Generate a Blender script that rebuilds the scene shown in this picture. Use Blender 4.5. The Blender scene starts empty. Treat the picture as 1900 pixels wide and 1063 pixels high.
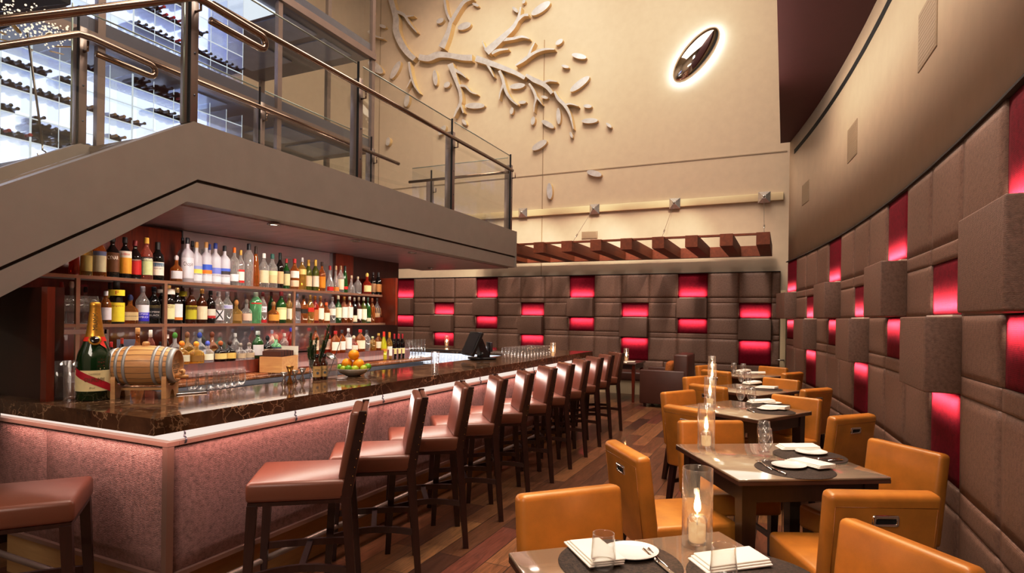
import bpy, bmesh, math, random
from mathutils import Vector, Matrix, Euler
random.seed(7)
SC = bpy.context.scene
COL = SC.collection
PI = math.pi
# ---------------------------------------------------------------- camera model
FPX, YAW, CYP, ROLL, HC = 1089.0, math.radians(24.93), 589.6, math.radians(0.8), 1.5
FW = Vector((-math.sin(YAW), math.cos(YAW), 0)); RT = Vector((math.cos(YAW), math.sin(YAW), 0)); CAM = Vector((0, 0, HC))
def ray(px, py):
    a = px - 950; b = py - CYP
    u = math.cos(ROLL)*a + math.sin(ROLL)*b; v = -math.sin(ROLL)*a + math.cos(ROLL)*b
    return FW*FPX + RT*u - Vector((0, 0, v))
def at(px, py, ax, val):
    """point of the place seen at a measured photo position, on the plane axis=val"""
    d = ray(px, py); t = (val - CAM[ax])/d[ax]
    return CAM + d*t
cam = bpy.data.cameras.new('camera'); cam.sensor_width = 36; cam.lens = FPX/1900*36
cam.shift_y = (CYP - 531.5)/1900; cam.clip_end = 60; cam.clip_start = 0.05
camo = bpy.data.objects.new('camera', cam); COL.objects.link(camo)
camo.matrix_world = Matrix.Translation(CAM) @ Matrix.Rotation(YAW, 4, 'Z') @ Matrix.Rotation(PI/2, 4, 'X') @ Matrix.Rotation(ROLL, 4, 'Z')
SC.camera = camo
# ---------------------------------------------------------------- materials
def lin(c):
    return tuple((x/12.92 if x <= .04045 else ((x+.055)/1.055)**2.4) for x in c)
def rgb(r, g, b): return lin((r/255, g/255, b/255)) + (1,)
def new_mat(name):
    m = bpy.data.materials.new(name); m.use_nodes = True
    nt = m.node_tree; nt.nodes.clear()
    out = nt.nodes.new('ShaderNodeOutputMaterial')
    return m, nt, out
def N(nt, t, **kw):
    n = nt.nodes.new(t)
    for k, v in kw.items(): setattr(n, k, v)
    return n
def coords(nt, scale=(1, 1, 1), rot=(0, 0, 0), kind='Object'):
    tc = N(nt, 'ShaderNodeTexCoord'); mp = N(nt, 'ShaderNodeMapping')
    mp.inputs['Scale'].default_value = scale; mp.inputs['Rotation'].default_value = rot
    nt.links.new(tc.outputs[kind], mp.inputs['Vector'])
    return mp.outputs['Vector']
def noise(nt, vec, scale, detail=3, rough=.55, dist=0):
    n = N(nt, 'ShaderNodeTexNoise'); n.inputs['Scale'].default_value = scale
    n.inputs['Detail'].default_value = detail; n.inputs['Roughness'].default_value = rough; n.inputs['Distortion'].default_value = dist
    nt.links.new(vec, n.inputs['Vector']); return n.outputs['Fac']
def ramp(nt, fac, stops):
    r = N(nt, 'ShaderNodeValToRGB'); e = r.color_ramp.elements
    while len(e) < len(stops): e.new(.5)
    for i, (p, c) in enumerate(stops): e[i].position = p; e[i].color = c
    nt.links.new(fac, r.inputs['Fac']); return r.outputs['Color']
def bump(nt, h, strength=.3, dist=.01):
    b = N(nt, 'ShaderNodeBump'); b.inputs['Strength'].default_value = strength; b.inputs['Distance'].default_value = dist
    nt.links.new(h, b.inputs['Height']); return b.outputs['Normal']
def princ(nt, out, rough=.5, metal=0, coat=0, spec=.5, coat_rough=.05):
    p = N(nt, 'ShaderNodeBsdfPrincipled')
    p.inputs['Roughness'].default_value = rough; p.inputs['Metallic'].default_value = metal
    p.inputs['Coat Weight'].default_value = coat; p.inputs['Coat Roughness'].default_value = coat_rough
    p.inputs['Specular IOR Level'].default_value = spec
    nt.links.new(p.outputs[0], out.inputs['Surface']); return p
def shade(c, k): return (min(1, c[0]*k), min(1, c[1]*k), min(1, c[2]*k), 1)
def M(name, c, rough=.5, metal=0, var=.12, vs=6, bmp=0, bs=40, coat=0, spec=.5, stretch=(1, 1, 1), bd=.004):
    """principled with a little procedural tone variation and bump"""
    m, nt, out = new_mat(name); p = princ(nt, out, rough, metal, coat, spec)
    v = coords(nt, stretch)
    nt.links.new(ramp(nt, noise(nt, v, vs), [(.3, shade(c, 1-var)), (.7, shade(c, 1+var))]), p.inputs['Base Color'])
    if bmp: nt.links.new(bump(nt, noise(nt, v, bs, 2), bmp, bd), p.inputs['Normal'])
    return m
def M_emit(name, c, s):
    m, nt, out = new_mat(name); e = N(nt, 'ShaderNodeEmission'); e.inputs['Color'].default_value = c; e.inputs['Strength'].default_value = s
    nt.links.new(e.outputs[0], out.inputs['Surface']); return m
def M_glass(name, tint=(1, 1, 1, 1), edge=.7, base=.05, rough=.02, glint=0, hcol=(1, 1, 1, 1)):
    m, nt, out = new_mat(name)
    lw = N(nt, 'ShaderNodeLayerWeight'); lw.inputs['Blend'].default_value = .5
    pw = N(nt, 'ShaderNodeMath', operation='POWER'); pw.inputs[1].default_value = 3.5
    ma = N(nt, 'ShaderNodeMath', operation='MULTIPLY_ADD'); ma.inputs[1].default_value = edge; ma.inputs[2].default_value = base
    tr = N(nt, 'ShaderNodeBsdfTransparent'); tr.inputs['Color'].default_value = tint
    gl = N(nt, 'ShaderNodeBsdfGlossy'); gl.inputs['Roughness'].default_value = rough; gl.inputs['Color'].default_value = (1, 1, 1, 1)
    mx = N(nt, 'ShaderNodeMixShader')
    nt.links.new(lw.outputs['Facing'], pw.inputs[0]); nt.links.new(pw.outputs[0], ma.inputs[0]); nt.links.new(ma.outputs[0], mx.inputs['Fac'])
    nt.links.new(tr.outputs[0], mx.inputs[1]); nt.links.new(gl.outputs[0], mx.inputs[2])
    if glint:  # diffuse colour mixed in to imitate glints, strongest toward the edges
        df = N(nt, 'ShaderNodeBsdfDiffuse'); df.inputs['Color'].default_value = hcol; m2 = N(nt, 'ShaderNodeMixShader')
        h2 = N(nt, 'ShaderNodeMath', operation='MULTIPLY_ADD'); h2.inputs[1].default_value = glint*2.2; h2.inputs[2].default_value = glint*.5; nt.links.new(pw.outputs[0], h2.inputs[0])
        nt.links.new(h2.outputs[0], m2.inputs['Fac']); nt.links.new(mx.outputs[0], m2.inputs[1]); nt.links.new(df.outputs[0], m2.inputs[2]); mx = m2
    nt.links.new(mx.outputs[0], out.inputs['Surface'])
    return m
def M_weave(name, c, c2, sc=70, rough=.75, strength=.6, d=.004, sheen=0, spec=.3):
    m, nt, out = new_mat(name); p = princ(nt, out, rough, 0, 0, spec)
    v = coords(nt)
    def wv(direction, s, dist):
        w = N(nt, 'ShaderNodeTexWave', wave_type='BANDS', bands_direction=direction); w.inputs['Scale'].default_value = s
        w.inputs['Distortion'].default_value = dist; w.inputs['Detail'].default_value = 2; w.inputs['Detail Scale'].default_value = 3
        nt.links.new(v, w.inputs['Vector']); return w.outputs['Fac']
    mm = N(nt, 'ShaderNodeMath', operation='MULTIPLY'); nt.links.new(wv('Z', sc, 4), mm.inputs[0]); nt.links.new(noise(nt, coords(nt, (1, 1, 2.6)), sc*1.1, 2), mm.inputs[1])
    ad = N(nt, 'ShaderNodeMath', operation='ADD'); nt.links.new(mm.outputs[0], ad.inputs[0]); nt.links.new(noise(nt, v, sc*.8, 2), ad.inputs[1])
    nt.links.new(ramp(nt, ad.outputs[0], [(.3, c), (1, c2)]), p.inputs['Base Color'])
    nt.links.new(bump(nt, ad.outputs[0], strength, d), p.inputs['Normal'])
    if sheen: p.inputs['Sheen Weight'].default_value = sheen
    return m
def M_wood(name, dark, light, scale=(12, 12, 1.2), rough=.3, coat=.2, kind='Object'):
    m, nt, out = new_mat(name); p = princ(nt, out, rough, 0, coat)
    v = coords(nt, scale, kind=kind)
    f = noise(nt, v, 2.2, 5, .6, 1.2)
    nt.links.new(ramp(nt, f, [(.25, dark), (.75, light)]), p.inputs['Base Color'])
    nt.links.new(bump(nt, f, .15, .002), p.inputs['Normal']); return m
def M_leather(name, c, var=.15, rough=.36, spec=.5):
    m, nt, out = new_mat(name); p = princ(nt, out, rough, 0, .06, spec, .3)
    v = coords(nt)
    nt.links.new(ramp(nt, noise(nt, v, 5, 5), [(.3, shade(c, 1-var)), (.7, shade(c, 1+var))]), p.inputs['Base Color'])
    vo = N(nt, 'ShaderNodeTexVoronoi'); vo.inputs['Scale'].default_value = 260; nt.links.new(v, vo.inputs['Vector'])
    nt.links.new(bump(nt, vo.outputs['Distance'], .12, .001), p.inputs['Normal']); return m
def M_marble(name, base, mid, vein, rough=.07):
    m, nt, out = new_mat(name); p = princ(nt, out, rough, 0, 0, .45)
    v = coords(nt)
    big = noise(nt, v, 4.5, 6, .65, .6)
    b = ramp(nt, big, [(.3, base), (.62, mid), (.75, shade(mid, 1.5))])
    r1 = N(nt, 'ShaderNodeTexVoronoi', feature='DISTANCE_TO_EDGE'); r1.inputs['Scale'].default_value = 7
    nz = N(nt, 'ShaderNodeTexNoise'); nz.inputs['Scale'].default_value = 6; nz.inputs['Detail'].default_value = 5
    nt.links.new(v, nz.inputs['Vector'])
    mixv = N(nt, 'ShaderNodeMixRGB', blend_type='ADD'); mixv.inputs['Fac'].default_value = .55
    nt.links.new(v, mixv.inputs[1]); nt.links.new(nz.outputs['Color'], mixv.inputs[2]); nt.links.new(mixv.outputs[0], r1.inputs['Vector'])
    vm = ramp(nt, r1.outputs['Distance'], [(0, (1, 1, 1, 1)), (.035, (0, 0, 0, 1))])
    br = noise(nt, v, 3.1, 3)
    mk = N(nt, 'ShaderNodeMath', operation='MULTIPLY'); nt.links.new(vm, mk.inputs[0])
    nt.links.new(ramp(nt, br, [(.40, (0, 0, 0, 1)), (.58, (1, 1, 1, 1))]), mk.inputs[1])
    mx = N(nt, 'ShaderNodeMixRGB'); mx.inputs[2].default_value = vein
    nt.links.new(mk.outputs[0], mx.inputs['Fac']); nt.links.new(b, mx.inputs[1]); nt.links.new(mx.outputs[0], p.inputs['Base Color'])
    return m
def M_planks(name):
    m, nt, out = new_mat(name); p = princ(nt, out, .33, 0, .15)
    v = coords(nt, (1, 1, 1), (0, 0, PI/2))
    br = N(nt, 'ShaderNodeTexBrick'); br.offset = .37; br.inputs['Scale'].default_value = 1
    br.inputs['Brick Width'].default_value = .95; br.inputs['Row Height'].default_value = .165
    br.inputs['Mortar Size'].default_value = .0025; br.inputs['Bias'].default_value = 0
    br.inputs['Color1'].default_value = (0, 0, 0, 1); br.inputs['Color2'].default_value = (1, 1, 1, 1); br.inputs['Mortar'].default_value = (.0, .0, .0, 1)
    nt.links.new(v, br.inputs['Vector'])
    tone = ramp(nt, br.outputs['Color'], [(0, rgb(72, 42, 30)), (.25, rgb(118, 74, 46)), (.45, rgb(96, 58, 38)), (.65, rgb(140, 94, 58)), (.82, rgb(112, 60, 46)), (1, rgb(150, 106, 66))])
    g = noise(nt, coords(nt, (9, .9, 1)), 2.6, 6, .7, 2.2)
    gr = ramp(nt, g, [(.3, (.34, .31, .29, 1)), (.62, (1.15, 1.15, 1.15, 1))])
    mx = N(nt, 'ShaderNodeMixRGB', blend_type='MULTIPLY'); mx.inputs['Fac'].default_value = .85
    nt.links.new(tone, mx.inputs[1]); nt.links.new(gr, mx.inputs[2])
    mo = N(nt, 'ShaderNodeMixRGB'); mo.inputs[2].default_value = rgb(38, 22, 15)
    nt.links.new(br.outputs['Fac'], mo.inputs['Fac']); nt.links.new(mx.outputs[0], mo.inputs[1]); nt.links.new(mo.outputs[0], p.inputs['Base Color'])
    nt.links.new(bump(nt, g, .12, .002), p.inputs['Normal']); return m
K = {}
K['cream'] = M('cream_plaster', rgb(208, 190, 166), .75, var=.03, bmp=.05, bs=90)
K['cream_trim'] = M('cream_trim_paint', rgb(222, 203, 165), .5, var=.02)
K['maroon'] = M('maroon_paint', rgb(84, 40, 42), .7, var=.05)
K['ceil'] = M('ceiling_paint', rgb(190, 170, 140), .8, var=.04)
K['floor'] = M_planks('oak_planks')
K['brownfab'] = M_weave('brown_woven_vinyl', rgb(98, 69, 55), rgb(144, 110, 93), 55, .5, .35, .003, spec=.45)
K['boxfab'] = M_weave('brown_crosshatch_vinyl', rgb(92, 65, 51), rgb(136, 103, 87), 75, .5, .5, .003, spec=.45)
K['redfab'] = M_weave('crimson_velvet', rgb(90, 0, 15), rgb(132, 6, 34), 40, .85, .15, .002, 0, .2)
K['barfab'] = M_weave('mauve_woven_vinyl', rgb(90, 60, 54), rgb(170, 128, 120), 60, .5, .8, .004, spec=.5)
K['stool'] = M_leather('brown_leather', rgb(112, 64, 46), .1, .36)
K['stool_dark'] = M_wood('espresso_wood', rgb(30, 13, 12), rgb(56, 26, 22), (10, 10, 1.5), .3)
K['orange'] = M_leather('mustard_leather', rgb(187, 122, 45), .24, .36)
K['sofa'] = M_leather('dark_brown_leather', rgb(88, 52, 42), .12, .38)
K['tablewood'] = M_wood('dark_table_wood', rgb(28, 14, 11), rgb(52, 28, 22), (8, 8, 1), .35)
K['tabletop'] = M_wood('taupe_lacquer_top', rgb(146, 128, 108), rgb(160, 142, 120), (1.5, 9, 1), .12, .6)
K['tableedge'] = M_wood('table_edge_wood', rgb(70, 42, 34), rgb(96, 62, 50), (2, 2, 8), .3)
K['mahog'] = M_wood('mahogany', rgb(74, 22, 12), rgb(128, 46, 22), (1.5, 9, 1), .3, .3)
K['mahogd'] = M_wood('dark_mahogany', rgb(30, 11, 8), rgb(58, 22, 14), (1.5, 9, 1), .35, .2)
K['trel'] = M_wood('walnut_slat', rgb(112, 52, 26), rgb(146, 76, 42), (5, .5, 5), .6, 0)
K['box_wood'] = M_wood('pale_pine', rgb(190, 140, 88), rgb(222, 178, 120), (1.2, 6, 9), .5, 0)
K['barrel'] = M_wood('oak_barrel', rgb(186, 134, 82), rgb(230, 184, 126), (1, 9, 9), .45, .1)
K['marble'] = M_marble('emperador_marble', rgb(50, 32, 23), rgb(102, 69, 47), rgb(206, 166, 126), .07)
K['granite'] = M_marble('brown_granite', rgb(96, 58, 34), rgb(160, 104, 66), rgb(214, 170, 126), .15)
K['greige'] = M('greige_metal_paint', rgb(148, 138, 128), .38, .15, var=.04, bmp=.06, bs=250)
K['post'] = M('bronze_grey_steel', rgb(140, 122, 112), .35, .35, var=.06)
K['rail'] = M('bronze_rail', rgb(138, 116, 100), .2, .9, var=.06)
K['soffit'] = M_wood('satin_copper_panel', rgb(150, 122, 122), rgb(192, 162, 162), (1, 5, 1), .34, .1)
K['steel'] = M('brushed_steel', rgb(190, 186, 182), .25, .95, var=.06, stretch=(1, 1, 20))
K['steeldark'] = M('dark_steel', rgb(84, 84, 92), .3, .8, var=.08)
K['plate'] = M('bright_chrome_plate', rgb(215, 212, 210), .3, .8, var=.15, vs=30)
K['chrome'] = M('chrome', rgb(225, 222, 218), .06, 1, var=.02)
K['silver'] = M('silver_leaf', rgb(224, 221, 220), .3, .4, var=.12, vs=9)
K['artedge'] = M('pale_gold_edge', rgb(226, 200, 150), .5, .15, var=.05)
K['hoop'] = M('galvanised_hoop', rgb(176, 176, 176), .45, .25, var=.1)
K['gold'] = M('gold_foil', rgb(212, 160, 62), .32, .7, var=.12, vs=40)
K['copper'] = M('brass', rgb(190, 140, 70), .2, .9)
K['white'] = M('white_linen', rgb(236, 226, 214), .85, var=.03, bmp=.12, bs=300, bd=.001)
K['china'] = M('white_china', rgb(240, 232, 222), .15, var=.01, coat=.4)
K['mat'] = M_weave('woven_placemat', rgb(34, 25, 21), rgb(92, 72, 58), 120, .7, .5, .001)
K['black'] = M('black_plastic', rgb(26, 24, 25), .35, var=.1)
K['groove'] = M('shadow_line', rgb(62, 50, 43), .8, var=.1)
K['blackgap'] = M('black_slot', rgb(8, 7, 7), .8, var=.1)
K['vent'] = M('vent_grille', rgb(168, 148, 122), .6, var=.05, stretch=(1, 1, 60), vs=3)
K['slab'] = M('grey_violet_steel', rgb(122, 119, 130), .35, .3, var=.06)
K['slabpan'] = M('blue_grey_panel', rgb(166, 180, 212), .15, .2, var=.08)
K['acryl'] = M_glass('acrylic', (.93, .94, 1, 1), .6, .07, .08)
K['acryledge'] = M_emit('lit_acrylic_edge', (.85, .9, 1, 1), 1.0)
K['glow'] = M_emit('white_backlight', (.80, .87, 1, 1), 1.25)
K['glow2'] = M_emit('rack_backlight', (.80, .86, 1, 1), 2.4)
K['band'] = M_emit('pink_white_led_band', (1, .80, .70, 1), .92)
K['halo'] = M_emit('halo_led', (1, .95, .9, 1), 42)
K['flame'] = M_emit('flame', (1, .62, .28, 1), 60)
K['lampdisc'] = M_emit('downlight_disc', (1, .86, .7, 1), 5)
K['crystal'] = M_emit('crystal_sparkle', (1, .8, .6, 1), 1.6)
K['pane'] = M_glass('clear_pane', (.955, .965, .955, 1), .45, .035, .0)
K['paneedge'] = M('glass_edge', rgb(150, 160, 150), .1, .2)
K['glassw'] = M_glass('drinking_glass', (.98, .98, .98, 1), 1.0, .06, .02, .035, (1, .95, .9, 1))
K['cutglass'] = M_glass('cut_glass', (.93, .93, .95, 1), .8, .08, .06, .16, (1, .96, .92, 1))
K['oil_glow'] = M_emit('glowing_lamp_oil', (1, .58, .28, 1), .9)  # emission stands in for flame light passing through the oil
K['orangefruit'] = M('orange_peel', rgb(250, 162, 10), .42, var=.06, bmp=.2, bs=160, bd=.002)
K['lime'] = M('lime_peel', rgb(104, 158, 24), .38, var=.25, vs=14, bmp=.1, bs=120, bd=.002)
K['lime2'] = M('pale_lime_peel', rgb(170, 188, 52), .38, var=.2, vs=14, bmp=.1, bs=120, bd=.002)
K['bowl'] = M('grey_stoneware', rgb(168, 156, 138), .4, var=.04)
K['herb'] = M('rosemary_green', rgb(62, 92, 44), .6, var=.35, vs=60)
K['mirror'] = M('brightened_mirror', rgb(214, 206, 212), .08, .8, var=.06, vs=1.5)  # pale and partly diffuse, so brightness is painted into the mirror
K['cablemat'] = M('steel_cable', rgb(120, 112, 104), .35, .9)
# bottle glass
BG = {
 'clear': M_glass('clear_bottle_glass', (.93, .94, .95, 1), .8, .09, .03, .22),
 'amber': M_glass('amber_spirit', (.82, .40, .12, 1), .55, .07, .04, .28, (.9, .32, .06, 1)),
 'gold': M_glass('golden_spirit', (.9, .70, .26, 1), .55, .07, .04, .28, (.9, .6, .15, 1)),
 'red': M_glass('red_spirit', (.8, .14, .07, 1), .5, .06, .04, .3, (.9, .08, .03, 1)),
 'pink': M_glass('rose_spirit', (.85, .42, .32, 1), .5, .06, .04, .28, (.9, .35, .25, 1)),
 'ltgreen': M_glass('pale_green_glass', (.5, .86, .6, 1), .6, .1, .05, .35, (.3, .85, .45, 1)),
 'blue': M_glass('blue_tint_glass', (.8, .85, .97, 1), .7, .09, .04, .25),
 'green': M('green_bottle_glass', rgb(26, 74, 26), .06, var=.3, vs=12, coat=.5),
 'olive': M('olive_bottle_glass', rgb(78, 82, 18), .06, var=.3, vs=12, coat=.5),
 'dark': M('dark_bottle_glass', rgb(22, 12, 10), .06, var=.3, coat=.5),
 'brown': M('brown_bottle_glass', rgb(70, 28, 10), .06, var=.35, vs=14, coat=.5),
 'black': M('black_bottle_glass', rgb(10, 9, 10), .06, var=.2, coat=.5),
 'frost': M('frosted_bottle', rgb(180, 174, 184), .38, var=.05, coat=.2),
 'lime': M('yellow_green_bottle', rgb(190, 188, 40), .15, var=.12, coat=.4),
}
PC = {}
def paper(hexs):
    """printed paper / plastic of one colour"""
    if hexs not in PC:
        c = rgb(int(hexs[0:2], 16), int(hexs[2:4], 16), int(hexs[4:6], 16))
        PC[hexs] = M('paper_'+hexs, c, .5, var=.04, vs=30)
    return PC[hexs]
# ---------------------------------------------------------------- mesh builder
class MB:
    def __init__(s): s.v = []; s.f = []; s.mi = []; s.sm = []
    def add(s, vs, fs, mi=0, smooth=False, T=None):
        o = len(s.v)
        s.v += [tuple(T @ Vector(v)) if T else tuple(v) for v in vs]
        for f in fs: s.f.append(tuple(i+o for i in f)); s.mi.append(mi); s.sm.append(smooth)
        return s
    def box(s, c, d, mi=0, T=None):
        x, y, z = c; a, b, h = d[0]/2, d[1]/2, d[2]/2
        vs = [(x+i*a, y+j*b, z+k*h) for k in (-1, 1) for j in (-1, 1) for i in (-1, 1)]
        return s.add(vs, [(0, 2, 3, 1), (4, 5, 7, 6), (0, 1, 5, 4), (2, 6, 7, 3), (0, 4, 6, 2), (1, 3, 7, 5)], mi, False, T)
    def span(s, x0, x1, y0, y1, z0, z1, mi=0): return s.box(((x0+x1)/2, (y0+y1)/2, (z0+z1)/2), (abs(x1-x0), abs(y1-y0), abs(z1-z0)), mi)
    def rbox(s, c, d, r=.02, seg=2, mi=0, T=None, fn=None):
        bm = bmesh.new(); bmesh.ops.create_cube(bm, size=1)
        for v in bm.verts: v.co = Vector((v.co.x*d[0], v.co.y*d[1], v.co.z*d[2]))
        bmesh.ops.bevel(bm, geom=list(bm.edges), offset=min(r, min(d)*.49), segments=seg, profile=.5, affect='EDGES')
        bm.verts.index_update(); vs = []
        for v in bm.verts:
            p = v.co.copy()
            if fn: p = fn(p)
            vs.append((p.x+c[0], p.y+c[1], p.z+c[2]))
        fs = [tuple(v.index for v in f.verts) for f in bm.faces]; bm.free()
        return s.add(vs, fs, mi, True, T)
    def cushion(s, c, d, puff, n=6, mi=0, axis=1, T=None, back=False):
        """a panel with a puffed face along -axis (axis 1: face toward -Y)"""
        vs = []; fs = []
        for side in (0, 1):
            for j in range(n+1):
                for i in range(n+1):
                    u = i/n*2-1; w = j/n*2-1
                    uu = math.copysign(abs(u)**.7, u); ww = math.copysign(abs(w)**.7, w)
                    h = ((1-abs(uu)**5)*(1-abs(ww)**5))**.5
                    if side == 0: vs.append((uu*d[0]/2, d[1]/2-(d[1]-puff)-puff*h, ww*d[2]/2))
                    else: vs.append((uu*d[0]/2, d[1]/2, ww*d[2]/2))
        m = n+1; o = m*m
        for j in range(n):
            for i in range(n):
                a = j*m+i
                fs.append((a, a+1, a+m+1, a+m))
                if back: fs.append((o+a, o+a+m, o+a+m+1, o+a+1))
        for i in range(n):
            fs.append((i+1, i, o+i, o+i+1)); a = n*m+i; fs.append((a, a+1, o+a+1, o+a))
            a = i*m; fs.append((a, a+m, o+a+m, o+a)); a = i*m+n; fs.append((a+m, a, o+a, o+a+m))
        Tm = Matrix.Translation(c) if T is None else T @ Matrix.Translation(c)
        return s.add(vs, fs, mi, True, Tm)
    def lathe(s, prof, n=20, loc=(0, 0, 0), mi=0, T=None, sq=None, smooth=True, mis=None, a0=0):
        """prof: (radius, z) list; sq: superellipse power for squarish sections"""
        vs = []; rings = []
        for r, z in prof:
            if r < 1e-6: rings.append([len(vs)]); vs.append((loc[0], loc[1], loc[2]+z))
            else:
                ring = []
                for i in range(n):
                    a = a0+2*PI*i/n; k = 1
                    if sq: k = 1/((abs(math.cos(a))**sq+abs(math.sin(a))**sq)**(1/sq))
                    ring.append(len(vs)); vs.append((loc[0]+r*k*math.cos(a), loc[1]+r*k*math.sin(a), loc[2]+z))
                rings.append(ring)
        for q in range(len(rings)-1):
            A, B = rings[q], rings[q+1]; m_ = mis[q] if mis else mi
            fs = []
            for i in range(n):
                j = (i+1) % n
                if len(A) == 1 and len(B) == 1: continue
                if len(A) == 1: fs.append((A[0], B[j], B[i]))
                elif len(B) == 1: fs.append((A[i], A[j], B[0]))
                else: fs.append((A[i], A[j], B[j], B[i]))
            o = len(s.v)
            for f in fs: s.f.append(tuple(x+o for x in f)); s.mi.append(m_); s.sm.append(smooth)
        s.v += [tuple(T @ Vector(v)) if T else v for v in vs]
        return s
    def tube(s, pts, r, n=8, mi=0, T=None, caps=True):
        pts = [Vector(p) for p in pts]; rs = r if isinstance(r, (list, tuple)) else [r]*len(pts)
        vs = []; fs = []; up = None
        for i, p in enumerate(pts):
            t = (pts[min(i+1, len(pts)-1)]-pts[max(i-1, 0)]).normalized()
            if up is None: up = Vector((0, 0, 1)) if abs(t.z) < .9 else Vector((1, 0, 0))
            a = t.cross(up).normalized(); b = a.cross(t).normalized(); up = b
            for k in range(n):
                g = 2*PI*k/n; vs.append(tuple(p+(a*math.cos(g)+b*math.sin(g))*rs[i]))
        for i in range(len(pts)-1):
            for k in range(n):
                j = (k+1) % n; fs.append((i*n+k, i*n+j, (i+1)*n+j, (i+1)*n+k))
        if caps: fs.append(tuple(range(n-1, -1, -1))); o = (len(pts)-1)*n; fs.append(tuple(o+k for k in range(n)))
        return s.add(vs, fs, mi, True, T)
    def bar(s, p0, p1, w0, w1=None, mi=0, T=None):
        """square-section bar from p0 to p1; w = (wx, wy) at each end"""
        w1 = w1 or w0; p0 = Vector(p0); p1 = Vector(p1); vs = []
        for p, w in ((p0, w0), (p1, w1)):
            for a, b in ((-1, -1), (1, -1), (1, 1), (-1, 1)): vs.append((p.x+a*w[0]/2, p.y+b*w[1]/2, p.z))
        return s.add(vs, [(3, 2, 1, 0), (4, 5, 6, 7), (0, 1, 5, 4), (1, 2, 6, 5), (2, 3, 7, 6), (3, 0, 4, 7)], mi, False, T)
    def prism(s, poly, h0, h1, mi=0, mi_side=None, T=None):
        """poly in local XY, extruded along Z from h0 to h1"""
        n = len(poly); vs = [(x, y, h0) for x, y in poly]+[(x, y, h1) for x, y in poly]
        s.add(vs, [tuple(range(n-1, -1, -1)), tuple(range(n, 2*n))], mi, False, T)
        ms = mi if mi_side is None else mi_side
        return s.add(vs, [(i, (i+1) % n, n+(i+1) % n, n+i) for i in range(n)], ms, False, T)
    def ball(s, c, r, n=14, m=8, mi=0, sc=(1, 1, 1)):
        prof = [(r*math.sin(PI*k/m), -r*math.cos(PI*k/m)) for k in range(m+1)]
        prof[0] = (0, -r); prof[-1] = (0, r)
        return s.lathe(prof, n, (0, 0, 0), mi, Matrix.Translation(c) @ Matrix.Diagonal((*sc, 1)))
    def mesh(s, name, mats):
        me = bpy.data.meshes.new(name); me.from_pydata(s.v, [], s.f)
        for m in (mats if isinstance(mats, (list, tuple)) else [mats]): me.materials.append(m)
        me.polygons.foreach_set('material_index', s.mi); me.polygons.foreach_set('use_smooth', s.sm)
        bm = bmesh.new(); bm.from_mesh(me); bmesh.ops.recalc_face_normals(bm, faces=bm.faces); bm.to_mesh(me); bm.free()
        me.update(); return me
    def obj(s, name, mats, parent=None, loc=None):
        o = bpy.data.objects.new(name, s.mesh(name, mats)); COL.objects.link(o)
        if parent: o.parent = parent
        if loc is not None: o.location = loc
        return o
def tag(o, label=None, cat=None, group=None, kind=None):
    if label: o['label'] = label
    if cat: o['category'] = cat
    if group: o['group'] = group
    if kind: o['kind'] = kind
    return o
def thing(name, label, cat, loc=(0, 0, 0), rz=0, group=None):
    o = bpy.data.objects.new(name, None); COL.objects.link(o); o.empty_display_size = .1
    o.location = loc; o.rotation_euler = (0, 0, rz); return tag(o, label, cat, group)
def struct(name, mb, m, label=None, parent=None):
    o = mb.obj(name, m, parent)
    if not parent: o['kind'] = 'structure'
    if label: o['label'] = label
    return o
def copy_tree(o, parent=None):
    c = o.copy(); COL.objects.link(c)
    if parent: c.parent = parent
    for ch in list(o.children): copy_tree(ch, c)
    return c
USED = set()
def place(proto, loc, rz, label, group=None, sc=None):
    """first call moves the prototype itself, later calls copy it with its parts"""
    o = proto if proto.name not in USED else copy_tree(proto)
    USED.add(proto.name); USED.add(o.name)
    o.location = loc; o.rotation_euler = (0, 0, rz); o['label'] = label
    if group: o['group'] = group
    if sc: o.scale = sc
    return o
def lettering(txt, width, height, m, parent, fn, name='lettering', extr=.0004, font_shear=0, sub=0):
    """text turned into a mesh; fn maps flat (x, y) in metres to a local point"""
    cu = bpy.data.curves.new('t', 'FONT'); cu.body = txt; cu.align_x = 'CENTER'; cu.align_y = 'CENTER'; cu.resolution_u = 2; cu.shear = font_shear
    to = bpy.data.objects.new('t', cu); COL.objects.link(to)
    dg = bpy.context.evaluated_depsgraph_get(); me = bpy.data.meshes.new_from_object(to.evaluated_get(dg))
    bpy.data.objects.remove(to); bpy.data.curves.remove(cu)
    if len(txt) <= 2:
        bm = bmesh.new(); bm.from_mesh(me); bmesh.ops.subdivide_edges(bm, edges=bm.edges[:], cuts=7, use_grid_fill=True); bmesh.ops.triangulate(bm, faces=bm.faces[:]); bm.to_mesh(me); bm.free()
    xs = [v.co.x for v in me.vertices]; ys = [v.co.y for v in me.vertices]
    if not xs: return None
    kx = width/max(1e-6, max(xs)-min(xs)); ky = height/max(1e-6, max(ys)-min(ys)); cx = (max(xs)+min(xs))/2; cy = (max(ys)+min(ys))/2
    for v in me.vertices: v.co = fn((v.co.x-cx)*kx, (v.co.y-cy)*ky)
    me.materials.append(m); me.name = name
    o = bpy.data.objects.new(name, me); COL.objects.link(o); o.parent = parent; return o
def area(name, loc, rot, sx, sy, e, c=(1, .8, .6), spread=PI):
    l = bpy.data.lights.new(name, 'AREA'); l.shape = 'RECTANGLE'; l.size = sx; l.size_y = sy; l.energy = e; l.color = c; l.spread = spread
    o = bpy.data.objects.new(name, l); COL.objects.link(o); o.location = loc; o.rotation_euler = rot; return o
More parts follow.
